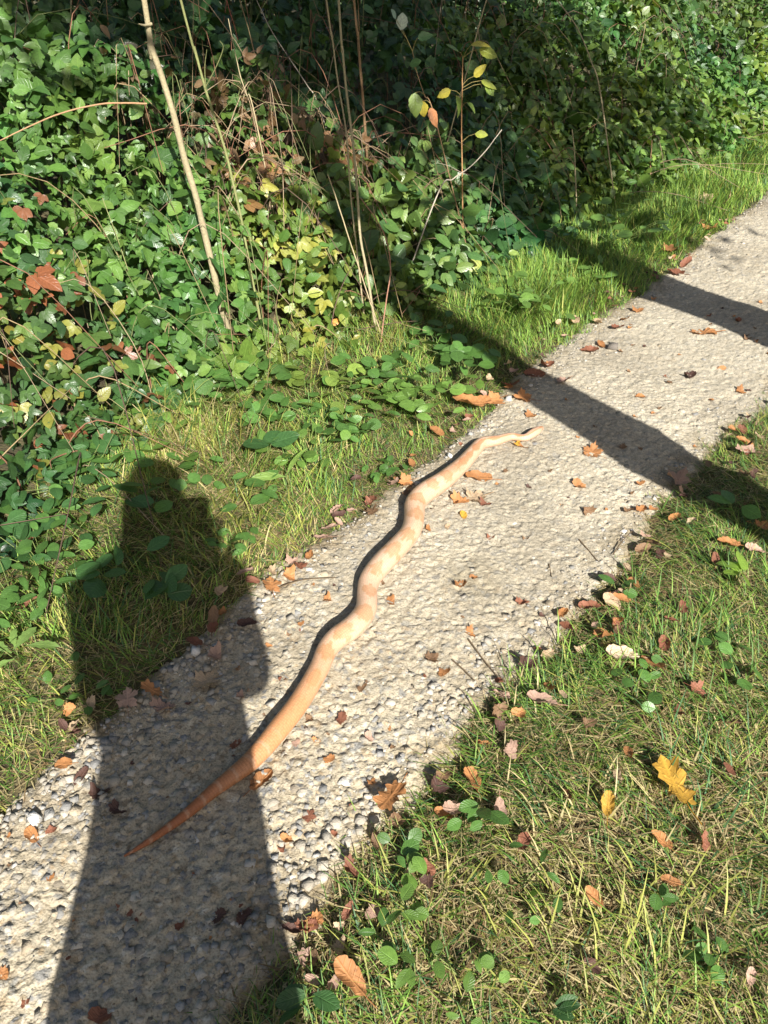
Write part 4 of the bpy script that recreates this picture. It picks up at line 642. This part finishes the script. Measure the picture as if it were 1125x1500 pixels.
LF = [  # u, v, length in pixels, kind, colour, label (leaves one can single out)
 (984, 1156, 80, 'oak', 'y', 'large yellow-orange oak leaf lying on the grass', .15), (572, 1175, 66, 'oak', 'o', 'large orange-brown oak leaf at the path edge by the plantains', 2.6), (911, 959, 46, 'beech', 'c', 'pale cream-tan leaf lying flat on the grass edge', 1.4), (956, 972, 42, 'beech', 'o', 'curled brown leaf standing beside the pale cream leaf', .4),
 (793, 1027, 42, 'beech', 'p', 'long tan-orange leaf on the grass near the path edge', 1.3), (761, 1044, 26, 'scrap', 'o', 'small orange leaf beside the long tan-orange one', None), (690, 1143, 44, 'beech', 'o', 'curled orange-brown leaf upright at the path edge above the plantain', .2), (650, 1193, 32, 'beech', 'o', 'orange leaf under the pinkish curled leaf', 1.0), (666, 1186, 42, 'beech', 'p', 'pinkish curled leaf overlapping an orange one at the path edge', 1.9),
 (513, 1438, 58, 'beech', 'o', 'curled rust-brown leaf on the verge beside the plantains', .8), (383, 1144, 42, 'beech', 'o', 'orange elongated leaf touching the snake belly at the shadow edge', -.7), (187, 1025, 40, 'maple', 'p', 'pinkish tan maple leaf in the shadow, on its own by the verge', .3), (221, 1010, 36, 'oak', 'o', 'orange leaf in the shadow between two pinkish leaves', 1.2), (239, 1038, 38, 'scrap', 'p', 'pinkish tan leaf lying flat on gravel in the shadow', 1.7), (303, 999, 46, 'maple', 't', 'largest tan leaf in the shadow at the elbow', 2.2),
 (192, 1337, 48, 'maple', 'r', 'red-brown leaf with a long stalk in the dark of the leg shadow', 2.4), (311, 922, 32, 'beech', 'r', 'red-brown leaf upright in the shadow beside the elbow', .1), (286, 941, 28, 'beech', 'r', 'red-brown leaf at the verge inside the shadow chest', 1.0), (315, 962, 34, 'scrap', 'p', 'dull pink-brown leaf on gravel in the shadow above the tan leaf', None),
 (701, 700, 40, 'beech', 'o', 'orange curled leaf lying close beside the snake neck', 1.4), (674, 736, 34, 'scrap', 'o', 'orange-tan curled leaf in the cluster beside the snake', 1.2), (697, 730, 36, 'maple', 't', 'tan lobed leaf in the cluster beside the snake', 2.0), (711, 739, 22, 'scrap', 'r', 'dark red scrap at the end of the tan leaf cluster', None), (679, 755, 19, 'beech', 'y', 'small ochre oval leaf below the tan leaf by the snake', .1), (868, 663, 33, 'maple', 'o', 'orange maple leaf at the edge of the tree shadow band', .8), (992, 703, 40, 'maple', 'p', 'dull pink-brown leaf in the tree shadow band by the grass', .5), (849, 713, 26, 'scrap', 'o', 'orange-brown leaf with crumbs alone on the sunny path', None),
 (1030, 488, 40, 'oak', 'o', 'orange-brown oak leaf between the two tree shadow bands', 1.5), (1010, 551, 26, 'scrap', 'd', 'dark purple-brown crumpled leaf on the sunny path between shadow bands', None), (1090, 648, 28, 'beech', 'o', 'orange leaf on the verge beside the tree shadow band', 1.2), (1097, 662, 38, 'scrap', 'p', 'pinkish leaf under the orange one beside the tree shadow band', None), (640, 632, 27, 'beech', 'o', 'orange leaf in the grass between ground cover and snake head', .9), (603, 679, 20, 'beech', 'o', 'small orange leaf standing in grass beside the snake neck', .2),
 (690, 597, 60, 'beech', 'o', 'long orange strip of leaf in the grass above the snake head', 1.55), (907, 877, 32, 'beech', 'o', 'orange-brown leaf at the grass edge below the small plantain', 1.2), (928, 856, 24, 'beech', 'o', 'bright orange leaf beside the small plantain', .4), (864, 889, 30, 'beech', 'r', 'dark red-brown leaf at the ragged grass edge', 1.3), (829, 918, 26, 'beech', 'r', 'dark red leaf below an orange one at the path edge', .6), (824, 899, 26, 'beech', 'o', 'orange leaf above a dark red one at the path edge', -.5), (675, 857, 24, 'scrap', 'o', 'orange-brown scrap in the dusty patch of the path', None), (766, 884, 22, 'scrap', 'r', 'dark red twisted scrap near the grass edge', None),
 (891, 1178, 36, 'beech', 'y', 'narrow yellow leaf half sunk in grass beside the oak leaf', -.3), (1068, 1127, 24, 'beech', 'r', 'red-brown curled leaf in the grass beyond the oak leaf', .3), (969, 1231, 34, 'beech', 'o', 'red-orange leaf stuck in straw under the oak leaf', .6), (982, 1291, 30, 'beech', 'o', 'orange leaf in straw, second below the oak leaf', 1.2), (1067, 796, 32, 'beech', 'o', 'orange leaf in shade at the tree shadow edge on the verge', 1.2), (1105, 805, 30, 'beech', 'p', 'pinkish-brown leaf behind the bright green plantain', 1.3), (921, 1103, 24, 'beech', 'o', 'small orange leaf in dark green grass above the yellow leaf', .1),
 (453, 1196, 24, 'maple', 'r', 'red-brown three-pointed leaf on the path between snake tail and oak leaf', .6), (47, 1224, 32, 'beech', 'o', 'orange leaf beside the white stone at the path edge', .8), (95, 1119, 34, 'beech', 'o', 'orange leaf on the verge at the shadow edge', 1.4), (119, 1137, 28, 'beech', 'd', 'dark leaf at the verge just inside the shadow edge', -.4)]
for e in LF:
    o = fallen(e[0], e[1], e[2]*.96, e[3], e[4], e[5], None, e[6]); k_ = .35 if e[2] > 50 else .7; o.rotation_euler[0] = o.rotation_euler[0]*k_+(.12 if e[2] > 50 else 0); o.rotation_euler[1] *= k_
    if e[2] > 50: o.location.z += .018
SM = [(939, 582, 17, 'o'), (1057, 542, 15, 'o'), (1085, 574, 15, 'o'), (778, 610, 18, 'o'), (911, 655, 16, 'b'), (938, 708, 14, 'o'), (861, 749, 20, 'b'), (939, 746, 18, 'o'), (919, 748, 16, 'b'), (955, 745, 14, 'o'), (695, 847, 14, 'o'), (572, 882, 19, 'o'), (688, 928, 18, 'o'), (633, 966, 26, 'b'), (650, 985, 20, 'o'), (801, 957, 20, 't'), (480, 880, 17, 'o'), (394, 946, 10, 'o'), (352, 1021, 16, 'p'), (412, 995, 12, 'r'), (441, 914, 11, 'o'), (500, 1053, 22, 'r'), (540, 1082, 18, 'p'), (483, 1112, 18, 'o'), (433, 1089, 14, 'p'), (530, 1009, 16, 'b'), (490, 1222, 12, 'r'), (420, 1230, 20, 'o'), (415, 1245, 12, 'r'), (453, 1056, 16, 'b'), (545, 1146, 14, 'o'), (463, 1085, 12, 'o'), (75, 1286, 14, 'o'), (3, 1428, 26, 'o'), (37, 1470, 14, 'r'), (75, 1216, 16, 'r'), (144, 1164, 30, 'd'), (172, 1187, 26, 'd'), (346, 1090, 18, 'r'), (323, 1341, 26, 'd'), (356, 1343, 26, 'd'), (264, 1357, 16, 'r'), (149, 1490, 36, 'r'), (440, 1406, 26, 'p'), (757, 651, 13, 'y'), (765, 655, 14, 'o'), (596, 722, 14, 'b'), (627, 775, 12, 'o'), (740, 690, 10, 'b'), (1080, 470, 14, 'r'), (1095, 497, 12, 'b'), (980, 560, 10, 'b'), (718, 788, 12, 'r'), (770, 790, 10, 'b'), (560, 855, 12, 'b'), (655, 772, 12, 't')]
for (u, v, sz, c) in SM: fallen(u, v, sz*1.1, 'scrap', c, 'small curled %s leaf scrap on the gravel beside %s' % (DW[c], near(u, v)), 'small leaf scraps on the path', None, False, 'leaf_scrap')
EDG = [(463, 1348, 30, 'o'), (455, 1356, 22, 'r'), (545, 1336, 28, 'p'), (731, 1186, 34, 'p'), (766, 1234, 30, 'r'), (871, 1314, 28, 'o'), (904, 1141, 24, 't'), (866, 1412, 26, 'd'), (1030, 1231, 30, 'r'), (899, 917, 26, 'r'), (1117, 771, 24, 'o'), (1047, 819, 20, 'r'), (397, 858, 30, 'o'), (424, 844, 26, 'o'), (439, 829, 20, 'r'), (454, 814, 20, 'o'), (473, 788, 26, 'p'), (362, 914, 26, 'd'), (746, 564, 30, 'r'), (726, 585, 26, 'o'), (703, 591, 20, 'o'), (766, 583, 26, 'o'), (801, 536, 26, 'r'), (783, 548, 26, 'r'), (826, 558, 24, 'p'), (864, 514, 24, 'r'), (880, 505, 16, 'o'), (905, 480, 22, 'r'), (915, 468, 20, 'o'), (935, 455, 18, 'o'), (840, 470, 26, 't'), (875, 472, 20, 't'), (595, 705, 22, 'o'), (578, 708, 22, 'p'), (545, 750, 22, 'b'), (605, 668, 14, 'o'), (990, 400, 26, 'r'), (1005, 385, 20, 'r'), (1040, 335, 22, 'o'), (1063, 296, 28, 't'), (1035, 293, 24, 't'), (980, 365, 20, 'o'), (45, 788, 26, 'r'), (40, 885, 30, 'r'), (1020, 1010, 26, 'r'), (860, 1060, 22, 'b'), (1100, 1430, 22, 'p'), (640, 1150, 30, 'd'), (1075, 1060, 24, 'b'), (830, 1165, 24, 'r'), (1000, 890, 22, 'r')]  # the dark leaf nearest the big oak leaf stands in for a shadow
for (u, v, sz, c) in EDG: fallen(u, v, sz*1.1, random.choice(['beech', 'beech', 'maple', 'scrap']), c, '%s fallen leaf caught in the verge beside %s' % (DW[c], near(u, v)), 'leaves caught along the verges', None, True)
for q in range(80):                          # crumbs strewn over the gravel
    x, y = scatter_path(1, .1, 4.0, .03); u, v = uvof(x[0], y[0]); fallen(float(u), float(v), random.uniform(5, 10), 'scrap', random.choice('bobrdo'), 'tiny brown leaf crumb on gravel beside '+near(u, v), 'leaf crumbs on the path', None, False, 'leaf_crumb')
b_ = 0
for q in range(150):                         # brown leaf litter under the hedge and along both edges
    if q % 2: sq = random.uniform(.2, 5.0); tq = float(tL(sq))-abs(random.gauss(0, .06))-.01
    else: sq = random.uniform(.3, 3.0); tq = float(tR(sq))+abs(random.gauss(0, .10))+.01
    x, y = xy(sq, tq); u, v = uvof(x, y)
    if -20 < u < 1145 and -20 < v < 1520: fallen(float(u), float(v), random.uniform(10, 20)*min(1.6, 2.2/max(y, 1)), random.choice(['beech', 'scrap']), random.choice('obrptd'), 'scrap of leaf litter at the grass edge beside '+near(u, v), 'leaf litter along the path edges', None, False, 'leaf_litter')

# loose stones and little sticks
def loose_stone(u, v, px_, colr, label):
    p = at_z(u, v, .006); r = .5*px_/ppm(p); T = random.choice(ROCKS); b = Bulk(); V1 = T[0]; me = mesh_np('loose_stone', V1, T[1], np.broadcast_to(np.array(colr), (len(T[0]), 3)), T[2]); me.materials.append(M_STONE); o = link('loose_stone', me, label=label, category='stone'); o.location = (p[0], p[1], (path_z(p[0], p[1]) if True else 0)+r*.25); o.scale = (r, r, r); o.rotation_euler = (0, 0, random.random()*6)
loose_stone(50, 1199, 24, (.66, .63, .58), 'white stone at the path edge beside an orange leaf'); loose_stone(286, 957, 18, (.62, .60, .56), 'small white stone inside the shadow beside red-brown leaves'); loose_stone(896, 511, 20, (.16, .14, .12), 'dark stone at the path edge by bright grass'); loose_stone(659, 668, 11, (.64, .61, .56), 'pale stone in the grass edge beside the snake neck'); loose_stone(859, 1392, 18, (.50, .33, .27), 'pinkish pebble in the straw by the pale tussock'); loose_stone(745, 585, 14, (.4, .38, .36), 'grey pebble at the start of the tree shadow band')
for (pts, lb) in [([(686, 936, .012), (708, 966, .010), (730, 992, .012)], 'thin dark stick on the path pointing at the grass edge'), ([(663, 967, .010), (680, 982, .010), (696, 998, .012)], 'short dark stick beside the longer one on the path'), ([(804, 826, .010), (808, 845, .010)], 'tiny dark twig on the sunny path'), ([(898, 812, .012), (912, 792, .014), (926, 778, .016)], 'forked twig by the ragged grass edge'), ([(395, 866, .010), (440, 850, .010), (492, 846, .012)], 'fine dry grass stalk lying on the path beside the verge'), ([(848, 790, .010), (876, 822, .010)], 'hair-thin stalk on the sunny path')]:
    W = np.array([at_z(*q) for q in pts]); org = W[0].copy(); P = spline(W, 10); Vt, Ft, Ut = tube(P-org, np.linspace(.0022, .0012, 10), 5); me = mesh_np('stick', Vt, Ft, np.broadcast_to(np.array((.12, .085, .05)), (len(Vt), 3)), Ut, True); me.materials.append(M_WOOD); o = link('stick', me, label=lb, category='stick'); o.location = tuple(org)

# ------------------------------------------------------------------ trees beside the path whose trunks shade it
COT = 1/math.tan(SUN_EL); DS = -SUNV[:2]/np.linalg.norm(SUNV[:2])
def tree(label, near, r0, seed, dirn=(-.56, .83), back=1.25, low=4.2):
    r = np.random.default_rng(seed); g = at_z(*near)[:2]; dv = np.array(dirn)/np.linalg.norm(dirn); v0 = COT*DS; c = float(v0@dv); lean = dv*c-v0; base = g-dv*back
    org = np.array([base[0], base[1], float(gz(*base))-.03]); th = thing('leaning_tree', label, 'tree', org, 'trees beside the path')
    zz = np.array([0, .5, 1.0, 1.6, 2.2, 2.8, 3.5, 4.3, 5.2, 6.2]); hz = np.where(zz < 2.4, zz, 2.4+(1-np.exp(-(zz-2.4)/1.2))*1.0)
    P = spline(np.stack([lean[0]*hz, lean[1]*hz, zz], -1), 40); rr = np.interp(np.linspace(0, 1, 40), [0, .03, .5, 1], [r0*1.25, r0, r0*.78, r0*.3]); Vt, Ft, Ut = tube(P, rr*(1+.05*r.normal(size=40)), 14)
    me = mesh_np('trunk', Vt, Ft, np.array([(.17, .14, .10)])*(.6+.7*fbm(Ut[:, 0]*8, Ut[:, 1]*30, 2, 6))[:, None], Ut, True); me.materials.append(M_WOOD); trunk = link('trunk', me, parent=th)
    ends = []
    for q in range(11):
        f = 18+int(q*1.8); a = q*2.4+r.random(); ln = 1.6*(1-.05*q)*(.8+.4*r.random()); d = np.array([math.cos(a), math.sin(a), .55]); E = P[f]+d*ln; Q = spline(np.array([P[f], P[f]+d*ln*.5+[0, 0, .12], E]), 10); Vt, Ft, Ut = tube(Q, np.linspace(r0*.3, r0*.06, 10), 6); me = mesh_np('limb', Vt, Ft, np.broadcast_to(np.array((.15, .12, .085)), (len(Vt), 3)), Ut, True); me.materials.append(M_WOOD); link('limb', me, parent=trunk); ends += [Q[5], Q[7], E]
    b = Bulk(); n = 7600; ce = np.array(ends)[r.integers(0, len(ends), n)]; Pp = ce+r.normal(0, .30, (n, 3)); Pp[:, 2] = np.maximum(Pp[:, 2], low+.3*r.random(n)); cc = np.array(GREENS['bramble'])[r.integers(0, 4, n)]*(.8+.5*r.random((n, 1))); Rr = frames(r.normal(size=(n, 3))+np.array([0, 0, -.4]), r.normal(0, .6, (n, 3))+np.array([0, 0, 1.0]))
    b.inst(T_MED[0], Pp, Rr, .095*np.exp(r.normal(0, .2, n)), cc); me = b.mesh('crown', True); me.materials.append(M_LEAF); link('crown', me, parent=th, kind='stuff')
tree('leaning tree beside the verge whose trunk shades the path past the snake head', (990, 690), .125, 3)
tree('thicker leaning tree farther along the verge, shading the path near its bend', (1110, 478), .17, 5, (-.60, .80), 1.5, 3.1)

# ------------------------------------------------------------------ the photographer
M_COAT = plain('coat_cloth', (.035, .045, .075), .85, 60, .25, .4); M_JEANS = plain('trouser_cloth', (.03, .035, .05), .9, 80, .3, .4); M_SKIN = plain('skin', (.50, .30, .22), .5, 30, .1, .1); M_HAIR = plain('hair', (.05, .03, .02), .6, 90, .5, .8); M_SHOE = plain('shoe_leather', (.03, .022, .018), .5, 40, .3, .3); M_PHONE = plain('phone_shell', (.012, .012, .014), .25, 10, .1, 0.0)
BX, BY = -.03, -.26
person = thing('person', 'person in dark coat holding up a phone, casting the long shadow', 'person', (BX, BY, 0.0))
def skin_mesh(name, verts, edges, radii, m_, parent, sub=2, root=0):
    me = bpy.data.meshes.new(name); me.from_pydata(verts, edges, []); o = link(name, me, m_, parent); o.modifiers.new('skin', 'SKIN'); sk = me.skin_vertices[0].data
    for q, r in enumerate(radii): sk[q].radius = r if isinstance(r, tuple) else (r, r); sk[q].use_root = (q == root)
    if sub: md = o.modifiers.new('sub', 'SUBSURF'); md.levels = sub; md.render_levels = sub
    return o
camF = np.array([0, math.cos(PITCH), -math.sin(PITCH)]); camU = np.array([0, math.sin(PITCH), math.cos(PITCH)])
phc = np.array([0, 0, CAM_H])-camF*.012-camU*.055+np.array([.022, 0, 0])-np.array([BX, BY, 0])      # phone centre in the person's frame
wr = phc-camU*.135-camF*.015+np.array([.035, 0, 0]); el = np.array([.145, .06, 1.09]); shR = np.array([.155, .0, 1.40]); shL = np.array([-.19, .0, 1.365])
elL = np.array([-.175, .0, 1.11]); wrL = np.array([-.15, .08, .88])
J = [(0, 0, .95), (0, -.005, 1.12), (0, -.01, 1.30), (0, -.005, 1.44), (0, .01, 1.52), (0, .03, 1.585), (0, .035, 1.655), (0, .03, 1.715),
     tuple(shR), tuple((shR+el)/2), tuple(el), tuple((el+wr)/2), tuple(wr), tuple(shL), tuple((shL+elL)/2), tuple(elL), tuple((elL+wrL)/2), tuple(wrL),
     (.045, 0, .90), (.015, .015, .50), (.0, -.02, .10), (.005, .12, .035), (-.105, 0, .90), (-.165, .02, .50), (-.19, -.02, .10), (-.20, .12, .035)]
E_ = [(0, 1), (1, 2), (2, 3), (3, 4), (4, 5), (5, 6), (6, 7), (3, 8), (8, 9), (9, 10), (10, 11), (11, 12), (3, 13), (13, 14), (14, 15), (15, 16), (16, 17), (0, 18), (18, 19), (19, 20), (20, 21), (0, 22), (22, 23), (23, 24), (24, 25)]
Rr_ = [(.155, .11), (.14, .10), (.155, .11), (.10, .085), .055, .066, (.078, .095), (.066, .08), .062, .05, .042, .04, .028, .062, .05, .042, .04, .028, .085, .06, .045, .035, .085, .06, .045, .035]
def hand(base, fwd, side, nrm, prm):         # palm, four fingers and a thumb, bent towards nrm
    base, fwd, side, nrm = [np.asarray(q, float) for q in (base, fwd, side, nrm)]; V_ = [tuple(base), tuple(base+fwd*.045), tuple(base+fwd*.085)]; Ed = [(0, 1), (1, 2)]; Rd_ = [(.026, .018), (.038, .014), (.038, .012)]
    for q, (o_, ln) in enumerate(zip((-.030, -.010, .010, .029), (.068, .078, .073, .056))):
        k_ = len(V_); a0 = base+fwd*.088+side*o_; a1 = a0+fwd*ln*.45+nrm*ln*.10*prm; a2 = a1+fwd*ln*.25+nrm*ln*.30*prm; a3 = a2+fwd*ln*.08+nrm*ln*.28*prm; V_ += [tuple(a0), tuple(a1), tuple(a2), tuple(a3)]; Ed += [(2, k_), (k_, k_+1), (k_+1, k_+2), (k_+2, k_+3)]; Rd_ += [.0095, .009, .0085, .0075]
    k_ = len(V_); t0 = base+fwd*.030-side*.036; t1 = t0+fwd*.032-side*.022+nrm*.012; t2 = t1+fwd*.028-side*.004+nrm*.018; V_ += [tuple(t0), tuple(t1), tuple(t2)]; Ed += [(1, k_), (k_, k_+1), (k_+1, k_+2)]; Rd_ += [.012, .0105, .009]; return V_, Ed, Rd_
VV = list(J); EE = list(E_); RR = list(Rr_)
for (ji, fw, sdv, nm_, prm) in [(12, camU, np.array([-1.0, 0, 0]), -camF*-1.0, .9), (17, norm(np.array([.1, .35, -.93])), np.array([0, -.93, -.35]), np.array([1.0, 0, 0]), 1.0)]:
    hv, he, hr = hand(np.array(J[ji]), fw, sdv, nm_, prm); k0 = len(VV); VV += hv[1:]; mp_ = lambda q: ji if q == 0 else k0+q-1; EE += [(mp_(a), mp_(b)) for a, b in he]; RR += hr[1:]
skin_mesh('body', VV, EE, RR, M_SKIN, person, 2, 0)
def loft(name, rings, m_, parent, n=36, cap=False, wave=0.0):
    V_ = []; a = np.arange(n)/n*2*math.pi
    for (cx, cy, z, rx, ry) in rings: V_.append(np.stack([cx+rx*np.cos(a)*(1+wave*np.sin(a*7+z*5)), cy+ry*np.sin(a)*(1+wave*np.sin(a*5+z*9)), z+0*a], -1))
    V_ = np.concatenate(V_); m = len(rings); i_ = np.arange(m-1)[:, None]*n; j_ = np.arange(n)[None]; k_ = (j_+1) % n; F_ = np.stack([i_+j_, i_+k_, i_+n+k_, i_+n+j_], -1).reshape(-1, 4)
    o = link(name, mesh_np(name, V_, F_, None, None, True), m_, parent); md = o.modifiers.new('thick', 'SOLIDIFY'); md.thickness = .006; return o
coat = loft('coat', [(-.097, 0, .42, .222, .17), (-.075, 0, .62, .205, .165), (-.045, 0, .82, .17, .155), (-.025, 0, .98, .16, .145), (-.02, 0, 1.12, .158, .14), (-.005, 0, 1.26, .18, .145), (0, 0, 1.34, .20, .145), (0, 0, 1.41, .165, .12), (0, 0, 1.465, .115, .095), (0, .005, 1.51, .08, .08)], M_COAT, person, 40, False, .02)
for (a, b_, c) in ((shR, el, wr), (shL, elL, wrL)):
    P = spline(np.array([a+(0, 0, .0), (a+b_)/2, b_, (b_+c)/2, c+(c-b_)*-.04]), 20); Vt, Ft, Ut = tube(P, np.interp(np.linspace(0, 1, 20), [0, .5, 1], [.072, .060, .046])*(1+.03*np.sin(np.arange(20)*1.9)), 16); link('sleeve', mesh_np('sleeve', Vt, Ft, None, Ut, True), M_COAT, person)
for sg in (-1, 1):
    P = spline(np.array([(.075*sg-.03, 0, .86), (.09*sg-.075, .012, .5), (.095*sg-.095, -.015, .09)]), 14); Vt, Ft, Ut = tube(P, np.linspace(.09, .075, 14)*(1+.03*np.sin(np.arange(14)*2.3)), 16); link('trouser_leg', mesh_np('trouser_leg', Vt, Ft, None, Ut, True), M_JEANS, person)
    link('shoe', None) if False else None
    T = ICO_V; b = bpy.data.meshes.new('shoe'); import bmesh
    bm = bmesh.new(); bmesh.ops.create_uvsphere(bm, u_segments=18, v_segments=10, radius=1.0)
    for q in bm.verts: q.co = Vector((q.co.x*.052*(1-.15*q.co.y), q.co.y*.145, max(q.co.z*(.062-.02*q.co.y), -.035)+.036))
    bm.to_mesh(b); bm.free(); b.polygons.foreach_set('use_smooth', np.ones(len(b.polygons), bool)); so = link('shoe', b, M_SHOE, person); so.location = (.10*sg-.097, .055, .0)
hb = bpy.data.meshes.new('hair'); bm = bmesh.new(); bmesh.ops.create_uvsphere(bm, u_segments=24, v_segments=16, radius=1.0)
for q in bm.verts:
    c_ = q.co.copy(); k_ = 1+.04*math.sin(c_.x*14+c_.z*9)+.03*math.sin(c_.y*17); q.co = Vector((c_.x*.088*k_, c_.y*.102*k_-.012 if c_.z > -.1 else min(c_.y*.10, -.01)-.012, c_.z*.115*k_+.012))
bm.to_mesh(hb); bm.free(); ho = link('hair', hb, M_HAIR, person); ho.location = (0, .025, 1.672)
loft('long_hair', [(.02, -.01, 1.42, .14, .08), (.015, -.015, 1.48, .125, .08), (0, -.015, 1.57, .098, .08), (0, -.012, 1.64, .092, .085), (0, .0, 1.70, .086, .088)], M_HAIR, person, 30, False, .05)
M_EYEW = plain('eye_white', (.7, .68, .65), .3, 10, .05, 0)
for sg in (-1, 1):
    e = mesh_np('eye', ICO_V*.012, ICO_F, None, None, True); o = link('eye', e, M_EYEW, person); o.location = (.031*sg, .118, 1.655)
    e = mesh_np('ear', ICO_V*np.array([.008, .018, .032]), ICO_F, None, None, True); o = link('ear', e, M_SKIN, person); o.location = (.082*sg, .03, 1.648)
e = mesh_np('nose', ICO_V*np.array([.013, .020, .024]), ICO_F, None, None, True); o = link('nose', e, M_SKIN, person); o.location = (0, .130, 1.632)
e = mesh_np('mouth', ICO_V*np.array([.024, .008, .007]), ICO_F, None, None, True); o = link('mouth', e, plain('lips', (.45, .18, .15), .5), person); o.location = (0, .122, 1.598)
# the phone, its back to the scene
bm = bmesh.new(); bmesh.ops.create_cube(bm, size=1.0)
for q in bm.verts: q.co = Vector((q.co.x*.074, q.co.y*.155, q.co.z*.008))
bmesh.ops.bevel(bm, geom=[e for e in bm.edges if abs(e.verts[0].co.z-e.verts[1].co.z) > .005], offset=.010, segments=4, affect='EDGES'); pm = bpy.data.meshes.new('phone_body'); bm.to_mesh(pm); bm.free()
phone = thing('phone', 'dark phone held up in the hand of the person', 'phone', tuple(phc+np.array([BX, BY, 0])))
phone.rotation_euler = (math.pi/2-PITCH, 0, 0); shell = link('shell', pm, M_PHONE, phone)
M_SCREEN = plain('phone_screen', (.02, .025, .03), .08, 5, .1, 0); sm = mesh_np('screen', np.array([(-.034, -.072, .0046), (.034, -.072, .0046), (.034, .072, .0046), (-.034, .072, .0046)]), np.array([(0, 1, 2, 3)])); link('screen', sm, M_SCREEN, shell)
